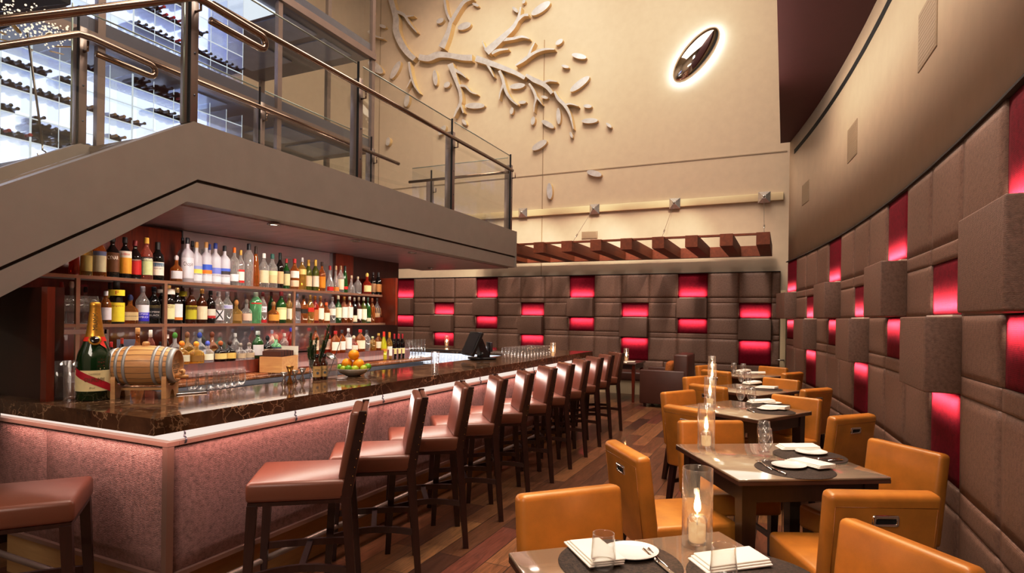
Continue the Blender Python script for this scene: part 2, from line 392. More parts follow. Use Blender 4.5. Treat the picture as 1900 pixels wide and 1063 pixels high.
def spot(name, loc, target, e, ang, c=(1, .8, .6), blend=.5, r=.04):
    l = bpy.data.lights.new(name, 'SPOT'); l.energy = e; l.spot_size = ang; l.spot_blend = blend; l.color = c; l.shadow_soft_size = r
    o = bpy.data.objects.new(name, l); COL.objects.link(o); o.location = loc
    o.rotation_euler = (Vector(target)-Vector(loc)).to_track_quat('-Z', 'Y').to_euler(); return o
def point(name, loc, e, c=(1, .6, .3), r=.02):
    l = bpy.data.lights.new(name, 'POINT'); l.energy = e; l.color = c; l.shadow_soft_size = r
    o = bpy.data.objects.new(name, l); COL.objects.link(o); o.location = loc; return o
ORD = ['zeroth', 'first', 'second', 'third', 'fourth', 'fifth', 'sixth', 'seventh', 'eighth', 'ninth', 'tenth', 'eleventh', 'twelfth']
def nth(i):
    if i < len(ORD): return ORD[i]
    return f"{i}{'st' if i % 10 == 1 and i != 11 else 'nd' if i % 10 == 2 and i != 12 else 'rd' if i % 10 == 3 and i != 13 else 'th'}"
# ================================================================ SETTING
YW = 12.4
def wx(y): return .83-.0146*(y-3)**2
def wang(y): return math.atan2(-1, .0292*(y-3))
ROWS = (2.46, 1.955, 1.857, 1.543, 1.23, 1.13, .63, .50, .12)
T0, T1, T1B, T2, T3, T3B, T4, T5, T6 = ROWS
struct('floor', MB().span(-10.4, 3, -3, YW+.3, -.06, 0), K['floor'], 'oak plank floor in mixed brown tones')
struct('ceiling', MB().span(-10.4, 3, -3, YW+.3, 11, 11.1), K['ceil'])
b = MB(); b.span(-10.4, 3, YW+.12, YW+.3, 0, 11)
struct('wall_back', b, K['cream'], 'tall cream plaster wall behind the restaurant')
struct('wall_left', MB().span(-10.4, -10.3, -3, YW+.12, 0, 11), K['cream'])
struct('wall_front', MB().span(-10.4, 3, -3, -2.9, 0, 11), K['cream'])
# joints of the plaster panels on the back wall
b = MB(); x = at(1005, 200, 1, YW)[0]; b.span(x-.008, x+.008, YW+.108, YW+.12, 2.48, 7.9)
b.span(-9.8, 0, YW+.108, YW+.12, 4.79, 4.81); x = at(699, 200, 1, YW)[0]; b.span(x-.006, x+.006, YW+.108, YW+.12, 2.48, 10.9)
struct('trim_1', b, K['vent'], 'thin dark joints between plaster sheets')
struct('trim_2', MB().rbox((-5, YW+.08, 3.92), (9.9, .08, .15), .01), K['cream_trim'], 'cream rail board along the back wall')
# curved right wall: cream above the padded panels, its end face and the soffit
def curve_wall(x_off, y0, y1, z0, z1, th, n=24):
    m = MB(); vs = []
    for i in range(n+1):
        y = y0+(y1-y0)*i/n; x = wx(y)+x_off
        vs += [(x, y, z0), (x+th, y, z0), (x+th, y, z1), (x, y, z1)]
    fs = []
    for i in range(n):
        a = i*4; c = a+4
        for k in range(4): fs.append((a+k, a+(k+1) % 4, c+(k+1) % 4, c+k))
    fs += [(0, 1, 2, 3), (n*4+3, n*4+2, n*4+1, n*4)]
    return m.add(vs, fs, 0, False)
wr = struct('wall_right', curve_wall(.03, -2.9, 10.5, T0+.012, 4.6, .5), K['cream'], 'curved cream wall above the padded panels')
for p in wr.data.polygons: p.use_smooth = abs(p.normal.z) < .3 and abs(p.normal.y) < .6
struct('wall_right_base', curve_wall(.11, -2.9, 10.5, 0, T0+.012, .4), K['mahogd'])
struct('baseboard_right', curve_wall(.0, -2.9, 10.5, .0, .11, .11), K['cream_trim'])
struct('wall_end', MB().span(wx(10.5)+.5, 3, 10.3, 10.5, 0, 11), K['cream'])
b = MB(); b.add([(-.1, 10.48, 4.4), (-.1, -2.9, 4.4), (1.6, -2.9, 4.4), (1.6, 10.48, 4.4), (-.1, 10.48, 11), (-.1, -2.9, 11), (1.6, -2.9, 11), (1.6, 10.48, 11)],
      [(0, 1, 2, 3), (4, 7, 6, 5), (0, 4, 5, 1), (1, 5, 6, 2), (2, 6, 7, 3), (3, 7, 4, 0)])
struct('ceiling_soffit', b, K['maroon'], 'deep maroon dropped ceiling along the curved wall')
def on_wall(px, py, off=.03):
    lo, hi = 1.2, 10.6; d = ray(px, py)
    for _ in range(50):
        m = (lo+hi)/2; t = m/d.y
        if d.x*t > wx(m)+off: hi = m
        else: lo = m
    t = lo/d.y; return Vector((wx(lo)+off, lo, HC+d.z*t))
struct('trim_light_stop', curve_wall(-.004, -2.9, 10.5, T0, T0+.0115, .13), K['groove'], 'thin dark strip above the padded panels')  # dark line over the panels, added to stop box light leaking upward
struct('trim_light_stop_back', MB().span(-10.2, -.085, YW-.004, YW+.119, T0, T0+.012), K['groove'])  # same added light stop along the back wall
# black linear slot and three square vents on the curved wall
pts = [on_wall(1485+170*i/10, 283-283*i/10*1.0) for i in range(11)]
b = MB(); z_s = sum(p.z for p in pts)/11
b = MB(); vs = []; fs = []
for i in range(25):
    y = 10.2-(10.2-1.0)*i/24; x = wx(y)+.03
    vs += [(x-.004, y, 4.13), (x-.004, y, 4.2), (x+.02, y, 4.13), (x+.02, y, 4.2)]
for i in range(24):
    a = i*4; fs += [(a, a+4, a+5, a+1), (a+1, a+5, a+7, a+3), (a, a+2, a+6, a+4)]
b.add(vs, fs)
tag(b.obj('slot_diffuser', K['blackgap']), 'long black slot diffuser curving along the upper right wall', 'air diffuser')
for (px, py, w, h, lab) in ((1582, 263, .42, .36, 'middle square vent grille on the curved cream wall'), (1722, 55, .44, .40, 'nearest square vent grille, high on the curved cream wall'), (1495, 358, .42, .30, 'farthest small vent grille near the end of the curved wall')):
    p = on_wall(px, py); a = wang(p.y); t = thing('vent_grille', lab, 'vent', p, a, 'vent grilles on the right wall')
    MB().rbox((0, 0, 0), (w, .016, h), .004).obj('frame', K['vent'], t)
    s = MB()
    for i in range(14): s.box((0, -.0075, -h*.42+h*.84*i/13), (w*.9, .003, h*.03))
    s.obj('louvre', K['vent'], t)
p = at(1094, 436, 1, YW+.11); t = thing('vent_grille', 'flat vent grille on the back wall above the wooden trellis', 'vent', p)
MB().rbox((0, 0, 0), (.36, .02, .16), .004).obj('frame', K['vent'], t)
s = MB()
for i in range(8): s.box((0, -.011, -.06+.12*i/7), (.31, .004, .007))
s.obj('louvre', K['vent'], t)
# pale door at the end of the back wall with a lever handle
d = struct('door_1', MB().rbox((-.03, YW+.03, 1.05), (.10, .12, 2.1), .01), K['cream_trim'], 'pale door edge between the two padded walls')
p = at(1449, 668, 1, YW-.08)
MB().tube([(p.x+.05, YW-.03, p.z), (p.x+.05, YW-.1, p.z), (p.x-.1, YW-.1, p.z)], .014).obj('door_handle', K['steel'], d)
# ---------------------------------------------------------------- padded wall panelling and lit boxes
def pan_col(T, w, segs, parent, name, m, fr=0, puff=.010, lab=None):
    b = MB()
    for z1, z0 in segs: b.cushion((0, .05+fr, (z0+z1)/2), (w-.003, .1, z1-z0-.003), puff, 7)
    o = b.obj(name, m, parent); o.matrix_local = T
    if lab: o['label'] = lab
    return o
def led(loc, rz, w, up, e=1.0, c=(1, .86, .74)):
    l = bpy.data.lights.new('box_led', 'AREA'); l.shape = 'RECTANGLE'; l.size = w; l.size_y = .03; l.energy = e; l.color = c; l.spread = 1.2
    o = bpy.data.objects.new('box_led', l); COL.objects.link(o)
    o.matrix_world = Matrix.Translation(loc) @ Matrix.Rotation(rz, 4, 'Z') @ Matrix.Rotation((PI-.9) if up else .9, 4, 'X')
def panelling(nm, lab, cols, w, boxlab, rfr, e):
    root = thing(nm, lab, 'wall panels')
    nb = {'A': 0, 'B': 0}
    for (kind, x, y, a) in cols:
        T = Matrix.Translation((x, y, 0)) @ Matrix.Rotation(a, 4, 'Z')
        low = [(T4, T5), (T5, T6)]
        if kind == 'G':
            pan_col(T, w, [(T0, T1), (T1, T1B), (T1B, T2), (T2, T3), (T3, T3B), (T3B, T4)]+low, root, 'padded_panel', K['brownfab'])
        elif kind == 'A':
            pan_col(T, w, [(T0, T1)], root, 'velvet_panel', K['redfab'], rfr, .012, 'crimson velvet panel')
            pan_col(T, w, [(T2, T3)], root, 'velvet_panel', K['redfab'], rfr, .012, 'crimson velvet panel')
            pan_col(T, w, [(T3, T3B), (T3B, T4)]+low, root, 'padded_panel', K['brownfab'])
            zz = (T2, T1)
        else:
            pan_col(T, w, [(T0, T1), (T1, T1B)], root, 'padded_panel', K['brownfab'])
            pan_col(T, w, [(T1B, T2)], root, 'velvet_panel', K['redfab'], rfr, .012, 'crimson velvet panel')
            pan_col(T, w, [(T3B, T4)], root, 'velvet_panel', K['redfab'], rfr, .012, 'crimson velvet panel')
            pan_col(T, w, low, root, 'padded_panel', K['brownfab'])
            zz = (T3B, T2)
        if kind != 'G':
            h = zz[1]-zz[0]; nb[kind] += 1
            t = thing('padded_box', boxlab(kind, nb[kind]), 'wall box', (x, y, 0), a, 'lit padded boxes on the '+nm.split('_')[0]+' wall')
            MB().rbox((0, -.052, (zz[0]+zz[1])/2), (w-.002, .20, h-.01), .010, 3).obj('padded_cover', K['boxfab'], t)
            MB().span(-w*.44, w*.44, -.02, .03, zz[1]-.004, zz[1]+.006).obj('led_strip', K['white'], t)
            M4 = T
            led(M4 @ Vector((0, -.06, zz[1]+.012)), a, w*.85, True, e); led(M4 @ Vector((0, -.06, zz[0]-.004)), a, w*.85, False, e*.9)
cols = []
for k in range(0, 16):
    cols.append(('B' if k % 4 == 0 else 'A' if k % 4 == 2 else 'G', -.235-.5914*(k+.5), YW, 0))
cols.sort(key=lambda c: c[1])
panelling('back_panelling', 'brown padded and crimson velvet panelling across the back wall', cols, .5914,
   lambda k, n: f"square brown padded box on the back wall, {'upper' if k=='A' else 'lower'} row, {nth(n)} from the left", .045, 3.0)
b = MB(); b.cushion((-.16, YW+.05, (T0+T1)/2), (.14, .1, T0-T1-.004), .02)
for z1, z0 in ((T1, T1B), (T1B, T2), (T2, T3), (T3, T3B), (T3B, T4), (T4, T6)): b.cushion((-.16, YW+.05, (z0+z1)/2), (.14, .1, z1-z0-.004), .02)
tag(b.obj('end_panelling', K['brownfab']), 'narrow strip of brown padded panels beside the pale door', 'wall panels')
cols = []
for k in range(11, -5, -1):
    y = 3.14+.612*(k+.5); cols.append(('A' if k % 4 == 3 else 'B' if k % 4 == 1 else 'G', wx(y), y, wang(y)))
panelling('right_panelling', 'brown padded and crimson velvet panelling on the curved right wall', cols, .6135,
   lambda k, n: f"square brown padded box on the curved right wall, {'upper' if k=='A' else 'lower'} row, {nth(n)} from the far end", .008, 3.2)
# ================================================================ MEZZANINE
XF, XB2 = -3.4, -4.6
YB, YE = 2.51, 7.40
MYZ = Matrix(((0, 0, 1, 0), (1, 0, 0, 0), (0, 1, 0, 0), (0, 0, 0, 1)))      # local x->Y, y->Z, z->X
def stringer(name, lab, x1, th):
    t = thing(name, lab, 'stair beam', (x1, YB, 2.2))
    L = Matrix.Translation((-x1, -YB, -2.2)) @ MYZ
    yl = -1.4; s = .617
    def zt(y): return 2.713-s*(YB-y)
    def zg(y): return 2.345-.625*(YB+.03-y)
    def zb(y): return 2.2-.665*(YB-.04-y)
    MB().prism([(yl, zg(yl)+.008), (YB+.03, zg(YB+.03)+.008), (YE, 2.353), (YE, 2.70), (YB, 2.713), (yl, zt(yl))], x1-th, x1, T=L).obj('upper_plate', K['greige'], t)
    MB().prism([(yl, zb(yl)), (YB-.04, 2.2), (YE, 2.2), (YE, 2.333), (YB+.03, 2.333), (yl, zg(yl)-.012)], x1-th, x1-.006, T=L).obj('lower_plate', K['greige'], t)
    MB().prism([(yl, zg(yl)-.02), (YB+.03, 2.32), (YE-.01, 2.32), (YE-.01, 2.365), (YB+.03, 2.365), (yl, zg(yl)+.02)], x1-th+.02, x1-.02, T=L).obj('shadow_groove', K['groove'], t)
    if x1 == XF: MB().prism([(YE, 2.2), (YE+.03, 2.2), (YE+.03, 2.70), (YE, 2.70)], x1-th, x1+.004, T=L).obj('end_plate', K['greige'], t)
    return t
stringer('stair_stringer', 'grey painted stair beam bending level into the bridge front', XF, .12)
stringer('inner_stringer', 'grey painted inner stair beam behind the front one', XB2, .1)
struct('ceiling_mezzanine', MB().span(-8.5, XF-.12, 2.57, YE, 2.221, 2.70), K['greige'], 'raised bridge floor over the bar')
struct('ceiling_bar', MB().span(-4.95, XF-.121, 2.3, YE+.02, 2.19, 2.219), K['soffit'], 'satin copper panelled underside of the bridge')
t = thing('stair_treads', 'steel stair treads between the two grey stair beams', 'stairs', (-4.06, 1, 1.5))
for i in range(1, 11): 
    y = YB-.05-.25*i; z = 2.47-.154*i
    MB().span(-.53+.0, .53, y-.02-1, y+.27-1, z-.05-1.5, z-1.5).obj('tread', K['box_wood'], t)
    MB().span(-.53, .53, y+.235-1, y+.25-1, z-1.5, z+.104-1.5).obj('riser', K['greige'], t)
for i, (px, py) in enumerate(((508, 415), (660, 446), (765, 468), (800, 497))):
    p = at(px, py, 2, 2.19); t = thing('downlight', f'small round recessed downlight under the bridge, {nth(i+1)} from the left', 'downlight', (p.x, p.y, 2.19), 0, 'downlights under the bridge')
    MB().lathe([(.045, 0), (.05, -.008), (.032, -.012), (.03, -.006), (0, -.006)], 20).obj('trim_ring', K['steel'], t)
    MB().lathe([(.0, -.0075), (.029, -.0075)], 20).obj('lamp', K['lampdisc'] if i in (0, 3) else K['steeldark'], t)
# balustrades: posts, glass panes, rails
def bal(lab, loc): return (thing('balustrade', lab, 'balustrade', loc), Vector(loc))
FB = bal('glass balustrade with grey steel posts and bronze rail along the bridge and stair front', (XF, YB, 2.7))
IB = bal('inner glass balustrade with grey posts behind the front one', (XB2, YB, 2.7))
EB = bal('short glass balustrade across the far end of the bridge', (-4.2, YE-.12, 2.7))
def post(x, y, z0, z1, lab, par_group):
    h = z1-z0; t = MB().rbox((0, 0, h/2), (.10, .055, h), .004, 1).obj('post', K['post'], par_group[0], Vector((x, y, z0))-par_group[1])
    MB().span(.028, .05, -.034, -.0275, 0, h+.14).obj('glass_channel', K['blackgap'], t)
    b = MB(); b.tube([(.05, 0, h-.18), (.10, 0, h-.18), (.10, 0, h-.11)], .008); b.obj('rail_bracket', K['rail'], t)
    for q in range(3): MB().lathe([(.007, 0), (.007, .004), (0, .004)], 10, T=Matrix.Translation((.05, 0, h*(.2+.3*q))) @ Matrix.Rotation(PI/2, 4, 'Y')).obj('screw', K['steeldark'], t)
    return t
for i, y in enumerate((2.515, 4.12, 5.72, 7.27)):
    post(XF-.06, y, 2.705, 3.59, f'bronze grey steel post of the front balustrade, {nth(i+1)} from the stair', FB)
for i, y in enumerate((2.52, 4.12, 5.8)):
    post(XB2-.05, y, 2.705, 3.55, f'bronze grey steel post of the inner balustrade, {nth(i+1)} from the stair', IB)
post(at(798, 350, 1, YE-.1)[0], YE-.1, 2.705, 3.5, 'short steel post of the balustrade across the end of the bridge', EB)
def pane(lab, poly, x, grp):
    L = Matrix.Translation((-x, -poly[0][0], -poly[0][1])) @ MYZ
    t = MB().prism(poly, x-.005, x+.005, T=L).obj('glass_pane', K['pane'], grp[0], Vector((x, poly[0][0], poly[0][1]))-grp[1]); t['label'] = lab
    ys = [p for p in poly]; top = sorted(poly, key=lambda p: -p[1])[:2]; top.sort()
    MB().tube([(0, top[0][0]-poly[0][0], top[0][1]-poly[0][1]), (0, top[1][0]-poly[0][0], top[1][1]-poly[0][1])], .006, 6).obj('top_edge', K['paneedge'], t)
for i, (a, c) in enumerate(((2.57, 4.08), (4.17, 5.68), (5.77, 7.23))):
    pane(f'clear glass balustrade pane on the bridge front, {nth(i+1)} from the stair', [(a, 2.72), (c, 2.71), (c, 3.715), (a, 3.715)], XF-.035, FB)
for i, (a, c) in enumerate(((2.57, 4.08), (4.17, 5.76))):
    pane(f'clear glass pane of the inner balustrade, {nth(i+1)} from the stair', [(a, 2.72), (c, 2.72), (c, 3.68), (a, 3.68)], XB2-.03, IB)
def sl(y): return 2.713-.617*(YB-y)
pane('sloping clear glass pane along the front stair beam', [(0.2, sl(.2)+.02), (2.46, sl(2.46)+.02), (2.46, 3.70), (0.2, sl(.2)+.99)], XF-.035, FB)
pane('sloping clear glass pane along the inner stair beam', [(0.2, sl(.2)+.02), (2.46, sl(2.46)+.02), (2.46, 3.70), (0.2, sl(.2)+.99)], XB2-.03, IB)
t = MB().span(-.85, .72, -.005, .005, 0, .99).obj('glass_pane', K['pane'], EB[0], (0, 0, .01)); MB().tube([(-.85, 0, .99), (.72, 0, .99)], .006, 6).obj('top_edge', K['paneedge'], t)
MB().tube([(-5.05, YE-.2, 3.48), (XF-.03, YE-.2, 3.48)], .02, 10).obj('handrail', K['rail'], EB[0], -EB[1])
MB().tube([(XF+.04, 2.6, 3.49), (XF+.04, 7.18, 3.487)], .021, 12).obj('handrail', K['rail'], FB[0], -FB[1])
MB().tube([(XB2+.05, 2.55, 3.47), (XB2+.05, 6.25, 3.47)], .021, 12).obj('handrail', K['rail'], IB[0], -IB[1])
def stair_rail(x, lab, g):
    p = [(x, -.6, sl(-.6)+.78), (x, 2.44, sl(2.44)+.78), (x, 2.52, 3.46), (x, 2.95, 3.44)]
    for k in range(1, 7): a = PI*k/6; p.append((x, 2.95+.045*math.sin(a), 3.395+.045*math.cos(a)))
    p.append((x, 2.56, 3.36)); MB().tube(p, .024, 10).obj('handrail', K['rail'], g[0], -g[1])['label'] = lab
stair_rail(XF+.07, 'sloping bronze stair handrail with looped end', FB); stair_rail(XB2+.08, 'sloping bronze stair handrail with looped end', IB)
# ================================================================ WINE TOWER
XT = -6.0
t = thing('wine_tower', 'glass walled wine room with steel frame beyond the bridge', 'wine room', (XT, 5, 2.7))
o = Vector((-XT, -5, -2.7))
for y in (3.43, 5.61, 7.5): MB().span(-.03, .03, y-.035-5, y+.035-5, 0, 6.6).obj('mullion', K['post'], t)
for x in (-6.9, -8.4): MB().span(x-XT-.03, x-XT+.03, 2.45, 2.53, 0, 6.6).obj('mullion', K['post'], t)
for z in (4.04, 5.56):
    MB().span(-.02, .06, -4.5, 2.53, z-2.7, z-2.7+.10).obj('edge_beam', K['post'], t)
    MB().span(-2.5, -.02, -4.5, 2.53, z-2.7+.05, z-2.7+.26).obj('floor_slab', K['slab'], t)
    for (y0, y1, x0, x1) in ((-.6, .05, -1.0, -.25), (.95, 1.55, -1.0, -.25), (1.7, 2.3, -1.0, -.25), (-.1, .6, -2.2, -1.3), (.9, 2.1, -2.2, -1.3)): MB().span(x0, x1, y0, y1, z-2.7+.035, z-2.7+.049).obj('soffit_panel', K['slabpan'], t)
MB().span(-1.0, -.3, .15, .85, 2.885, 2.894).obj('light_panel', K['glow'], t)['label'] = 'glowing white ceiling panel'
for (y0, y1) in ((-4.5, -1.61), (-1.53, .57), (.65, 2.46)):
    MB().span(-.004, .004, y0, y1, .02, 4.9).obj('glass', K['pane'], t)
# acrylic racks
YR1 = 5.31
def rack(z0, z1, shelves, lab):
    t = thing('wine_rack', lab, 'wine rack', (-6.3, 3, z0))
    MB().span(-.68, -.65, -2.2, YR1-3, 0, z1-z0).obj('light_wall', K['glow2'], t)
    for z in shelves:
        MB().span(-.64, 0, -2.2, YR1-3, z-z0-.006, z-z0+.006).obj('shelf', K['acryl'], t)
        MB().span(0, .006, -2.2, YR1-3, z-z0-.005, z-z0+.005).obj('shelf_edge', K['acryledge'], t)
    for k in range(-7, 11):
        y = 3.01+.23*k
        MB().span(-.64, 0, y-.004-3, y+.004-3, 0, z1-z0).obj('divider', K['acryl'], t)
        w = .008 if k in (0, 4) else .0022
        MB().span(.001, .007, y-w-3, y+w-3, 0, z1-z0).obj('divider_edge', K['acryledge'], t)
rack(2.71, 4.03, (2.72, 3.05, 3.27, 3.49, 3.69, 3.89), 'lower clear acrylic wine rack glowing white from behind')
rack(4.31, 5.55, (4.32, 4.55, 4.77, 5.0, 5.25), 'upper clear acrylic wine rack glowing white from behind')
wprof = [(0, .01), (.02, 0), (.036, .004), (.037, .02), (.037, .19), (.032, .215), (.016, .24), (.0135, .25), (.0135, .31), (.0155, .312), (.0155, .325), (0, .326)]
def wine_proto(cap): return MB().lathe(wprof, 12, mis=[0]*7+[1]*4).mesh('wine_bottle', [BG['dark'], cap])
wm = {'dark': wine_proto(BG['black']), 'red': wine_proto(paper('b01c20')), 'tan': wine_proto(paper('9a7a58'))}
def wine(zs, k, n, foil, tier, sname):
    """n bottles piled in the compartment right of divider k, resting on the shelf at zs"""
    y0 = 3.01+.23*k+.04; cnt = 0; lay = 0
    while cnt < n:
        per = 3 if lay % 2 == 0 else 2
        for q in range(per):
            if cnt >= n: break
            y = y0+(.075*q if lay % 2 == 0 else .0375+.075*q); z = zs+.006+.0375+.065*lay
            ob = bpy.data.objects.new('wine_bottle', wm[foil if (cnt+k) % 5 else 'dark']); COL.objects.link(ob)
            ob.matrix_world = Matrix.Translation((-6.57+random.uniform(-.02, .04), y, z)) @ Matrix.Rotation(PI/2, 4, 'Y')
            tag(ob, f"{'dark' if foil=='dark' else foil+' capped'} wine bottle, {tier} rack, {sname} shelf, {nth(k+8)} bay, {nth(cnt+1)} in pile", 'wine bottle', 'wine bottles in the glowing racks')
            cnt += 1
        lay += 1
LO = 'lower'; UP = 'upper'
for zs, sn, items in ((2.72, 'bottom', [(-3, 3, 'dark'), (-2, 3, 'dark'), (0, 3, 'dark'), (1, 2, 'dark')]),
    (3.05, 'second', [(-3, 3, 'dark'), (-2, 4, 'red'), (-1, 3, 'red'), (0, 9, 'dark'), (1, 8, 'dark'), (2, 5, 'dark'), (4, 4, 'tan'), (5, 3, 'dark')]),
    (3.27, 'third', [(-1, 2, 'dark'), (3, 2, 'tan'), (4, 3, 'tan'), (5, 4, 'dark')]),
    (3.49, 'fourth', [(-3, 3, 'dark'), (-2, 4, 'dark'), (-1, 3, 'dark'), (0, 3, 'dark'), (1, 2, 'tan'), (2, 2, 'tan'), (3, 3, 'tan'), (4, 2, 'tan'), (6, 3, 'dark'), (7, 2, 'red')]),
    (3.69, 'fifth', [(-1, 3, 'dark'), (0, 2, 'dark'), (1, 3, 'dark'), (5, 3, 'dark'), (6, 2, 'dark')]),
    (3.89, 'top', [(4, 5, 'dark'), (5, 5, 'dark'), (6, 5, 'red'), (2, 2, 'dark')])):
    for k, n, f in items: wine(zs, k, n, f, LO, sn)
for zs, sn, items in ((4.32, 'bottom', [(7, 2, 'red'), (8, 3, 'red'), (9, 2, 'red')]), (4.55, 'second', [(4, 3, 'dark'), (5, 3, 'dark'), (6, 3, 'red'), (7, 3, 'dark'), (8, 3, 'dark'), (9, 3, 'dark')]),
    (4.77, 'third', [(4, 3, 'dark'), (5, 4, 'red'), (6, 2, 'red'), (7, 2, 'dark')]), (5.0, 'fourth', [(4, 2, 'dark'), (5, 3, 'dark'), (6, 2, 'red')])):
    for k, n, f in items: wine(zs, k, n, f, UP, sn)
# dark canopy, crystal lamp and a hanging cable at the top left
struct('ceiling_canopy', MB().span(-6.4, -5.2, .5, 2.75, 3.95, 4.05), K['blackgap'], 'dark canopy in the upper left corner')
t = thing('crystal_lamp', 'sparkling crystal cluster lamp with gilt strips in the upper left corner', 'lamp', at(58, 48, 0, -5.45))
rnd = random.Random(3); b = MB()
for _ in range(260):
    a = rnd.uniform(0, 2*PI); r = .26*rnd.random()**.5; b.ball((r*math.cos(a), r*math.sin(a), rnd.uniform(-.08, .08)), rnd.uniform(.004, .009), 6, 4)
b.obj('crystals', K['crystal'], t)['kind'] = 'stuff'
b = MB()
for k in range(7): a = k*.9; b.bar((.16*math.cos(a), .16*math.sin(a), -.13), (.26*math.cos(a), .26*math.sin(a), -.11), (.03, .02))
b.obj('gilt_strip', K['gold'], t); MB().tube([(0, 0, .0), (0, 0, .3)], .006, 6).obj('stem', K['cablemat'], t)
p0 = at(51, 62, 0, -5.0); p1 = at(79, 268, 0, -4.75)
b = MB().tube([p0, p1], .008, 6); b.obj('hanging_cable', K['cablemat'])
o = bpy.data.objects['hanging_cable']; tag(o, 'thin steel cable with a hook hanging before the wine racks', 'cable')
h = [p1+Vector((0, .0, 0))]
for k in range(9): a = PI*1.5*k/8; h.append(p1+Vector((0, .03*math.sin(a), -.04-.03*(1-math.cos(a)))))
MB().tube(h, .006, 6).obj('hook', K['steel'], o)
# ================================================================ TREE RELIEF ON THE BACK WALL
YA = YW+.0
MXZ = Matrix(((1, 0, 0, 0), (0, 0, 1, 0), (0, 1, 0, 0), (0, 0, 0, 1)))     # local x->X, y->Z, z->Y
def apt(zx, zy): return at(680+zx/3.796, zy/3.796, 1, YA)
SZ = 11.3/1089/3.796          # metres per reading unit at the wall
def smooth_line(pts, n=4):
    out = []
    for i in range(len(pts)-1):
        p0 = pts[max(0, i-1)]; p1 = pts[i]; p2 = pts[i+1]; p3 = pts[min(len(pts)-1, i+2)]
        for k in range(n):
            t = k/n; out.append(tuple(.5*(2*b+(c-a)*t+(2*a-5*b+4*c-d)*t*t+(3*b-a-3*c+d)*t**3) for a, b, c, d in zip(p0, p1, p2, p3)))
    out.append(pts[-1]); return out
def ribbon(mb, pts, org, j=0):
    P = smooth_line(pts); Q = [apt(p[0], p[1]) for p in P]; L = []; R = []
    for i, q in enumerate(Q):
        a, c = P[min(i+1, len(P)-1)], P[max(0, i-1)]; tx, ty = a[0]-c[0], a[1]-c[1]; l = math.hypot(tx, ty); nx, ny = -ty/l*P[i][2]*.37, tx/l*P[i][2]*.37
        L.append(apt(P[i][0]+nx, P[i][1]+ny)-org); R.append(apt(P[i][0]-nx, P[i][1]-ny)-org)
    n = len(Q); vs = []
    for y in (-.045+.004*j, .119): vs += [(v.x, y, v.z) for v in L]+[(v.x, y, v.z) for v in R]
    f0 = [(i, i+1, n+i+1, n+i) for i in range(n-1)]; m = 2*n
    side = [(i, m+i, m+i+1, i+1) for i in range(n-1)]+[(n+i, n+i+1, m+n+i+1, m+n+i) for i in range(n-1)]+[(0, n, m+n, m), (n-1, m+n-1, m+2*n-1, 2*n-1)]
    mb.add(vs, f0, 0, False); mb.add(vs, side, 1, False)
BR = [
 ('tall silver tree limb at the left edge of the wall relief', [[(170,-30,50),(195,60,48),(215,140,55),(215,220,60),(250,310,60),(300,380,55),(345,420,50)], [(215,85,30),(270,110,28),(310,170,20),(360,232,8)], [(285,120,18),(340,115,9)]]),
 ('short horizontal silver limb in the middle of the wall relief', [[(375,405,55),(440,415,60),(510,390,60),(590,395,50),(680,410,55),(750,412,60)]]),
 ('silver forked branch rising above the horizontal limb', [[(535,340,65),(575,250,45),(600,160,34)], [(603,160,24),(570,90,22),(555,-5,20)], [(598,165,36),(650,75,35),(695,15,34),(755,-10,28)]]),
 ('thick silver limb sloping right below the upper branch', [[(775,415,60),(850,440,55),(920,465,50),(1000,495,45),(1060,520,40),(1120,555,34)], [(855,455,25),(880,500,18),(902,545,5)]]),
 ('long silver branch climbing to the upper right with twigs', [[(850,372,70),(920,310,60),(990,245,48),(1040,195,38),(1075,130,26),(1092,55,16)], [(1065,155,26),(1105,115,25),(1145,110,22)], [(955,285,34),(1040,275,25),(1100,262,22),(1152,278,8)], [(885,378,30),(940,355,24),(1003,350,9)], [(820,292,8),(833,330,14),(846,352,16)]]),
 ('slim bright silver twig with one fork, right of the long branch', [[(1055,466,15),(1110,430,30),(1150,400,28),(1200,370,25),(1260,352,20),(1330,352,7)], [(1142,405,22),(1165,350,17),(1190,303,8)]]),
 ('dark tipped silver branch hanging below the horizontal limb', [[(595,453,55),(620,520,45),(640,580,32),(665,650,30),(670,720,28),(642,780,22),(622,828,12)], [(664,725,24),(688,798,12)], [(622,495,36),(670,520,20),(706,552,7)], [(652,607,25),(700,610,22),(740,650,15),(786,668,5)]]),
 ('hanging silver twig with two tails, middle of the relief', [[(940,502,24),(965,560,28),(985,640,28),(1020,700,22),(1070,744,11)], [(968,600,22),(946,660,14),(940,706,5)]]),
 ('silver limb piece with side twig, lower right of the relief', [[(1128,530,22),(1180,565,45),(1240,592,44),(1280,622,38),(1312,662,32)], [(1238,592,26),(1290,572,18),(1346,580,7)]]),
 ('small forked silver twig hanging at the lower right', [[(1150,592,16),(1180,640,25),(1198,690,24),(1188,740,15),(1184,793,6)], [(1197,682,20),(1224,715,13),(1241,740,5)]]),
 ('curved silver end twig at the far right of the relief', [[(1328,648,18),(1355,700,30),(1400,745,32),(1437,812,22),(1461,912,7)], [(1400,742,20),(1440,735,14),(1496,752,5)]]),
 ('short silver twig beside the glass room corner', [[(20,222,28),(60,255,20),(127,277,7)]]),
 ('slim hanging silver twig left of the dark tipped branch', [[(306,440,20),(315,510,22),(330,570,20),(346,612,15),(380,662,6)], [(320,562,16),(290,622,7)]])]
for lab, lines in BR:
    org = apt(lines[0][0][0], lines[0][0][1]); b = MB()
    for j, l in enumerate(lines): ribbon(b, l, org, j)
    o = b.obj('relief_branch', [K['silver'], K['artedge']], None, org); tag(o, lab, 'wall art', 'silver tree relief branches')
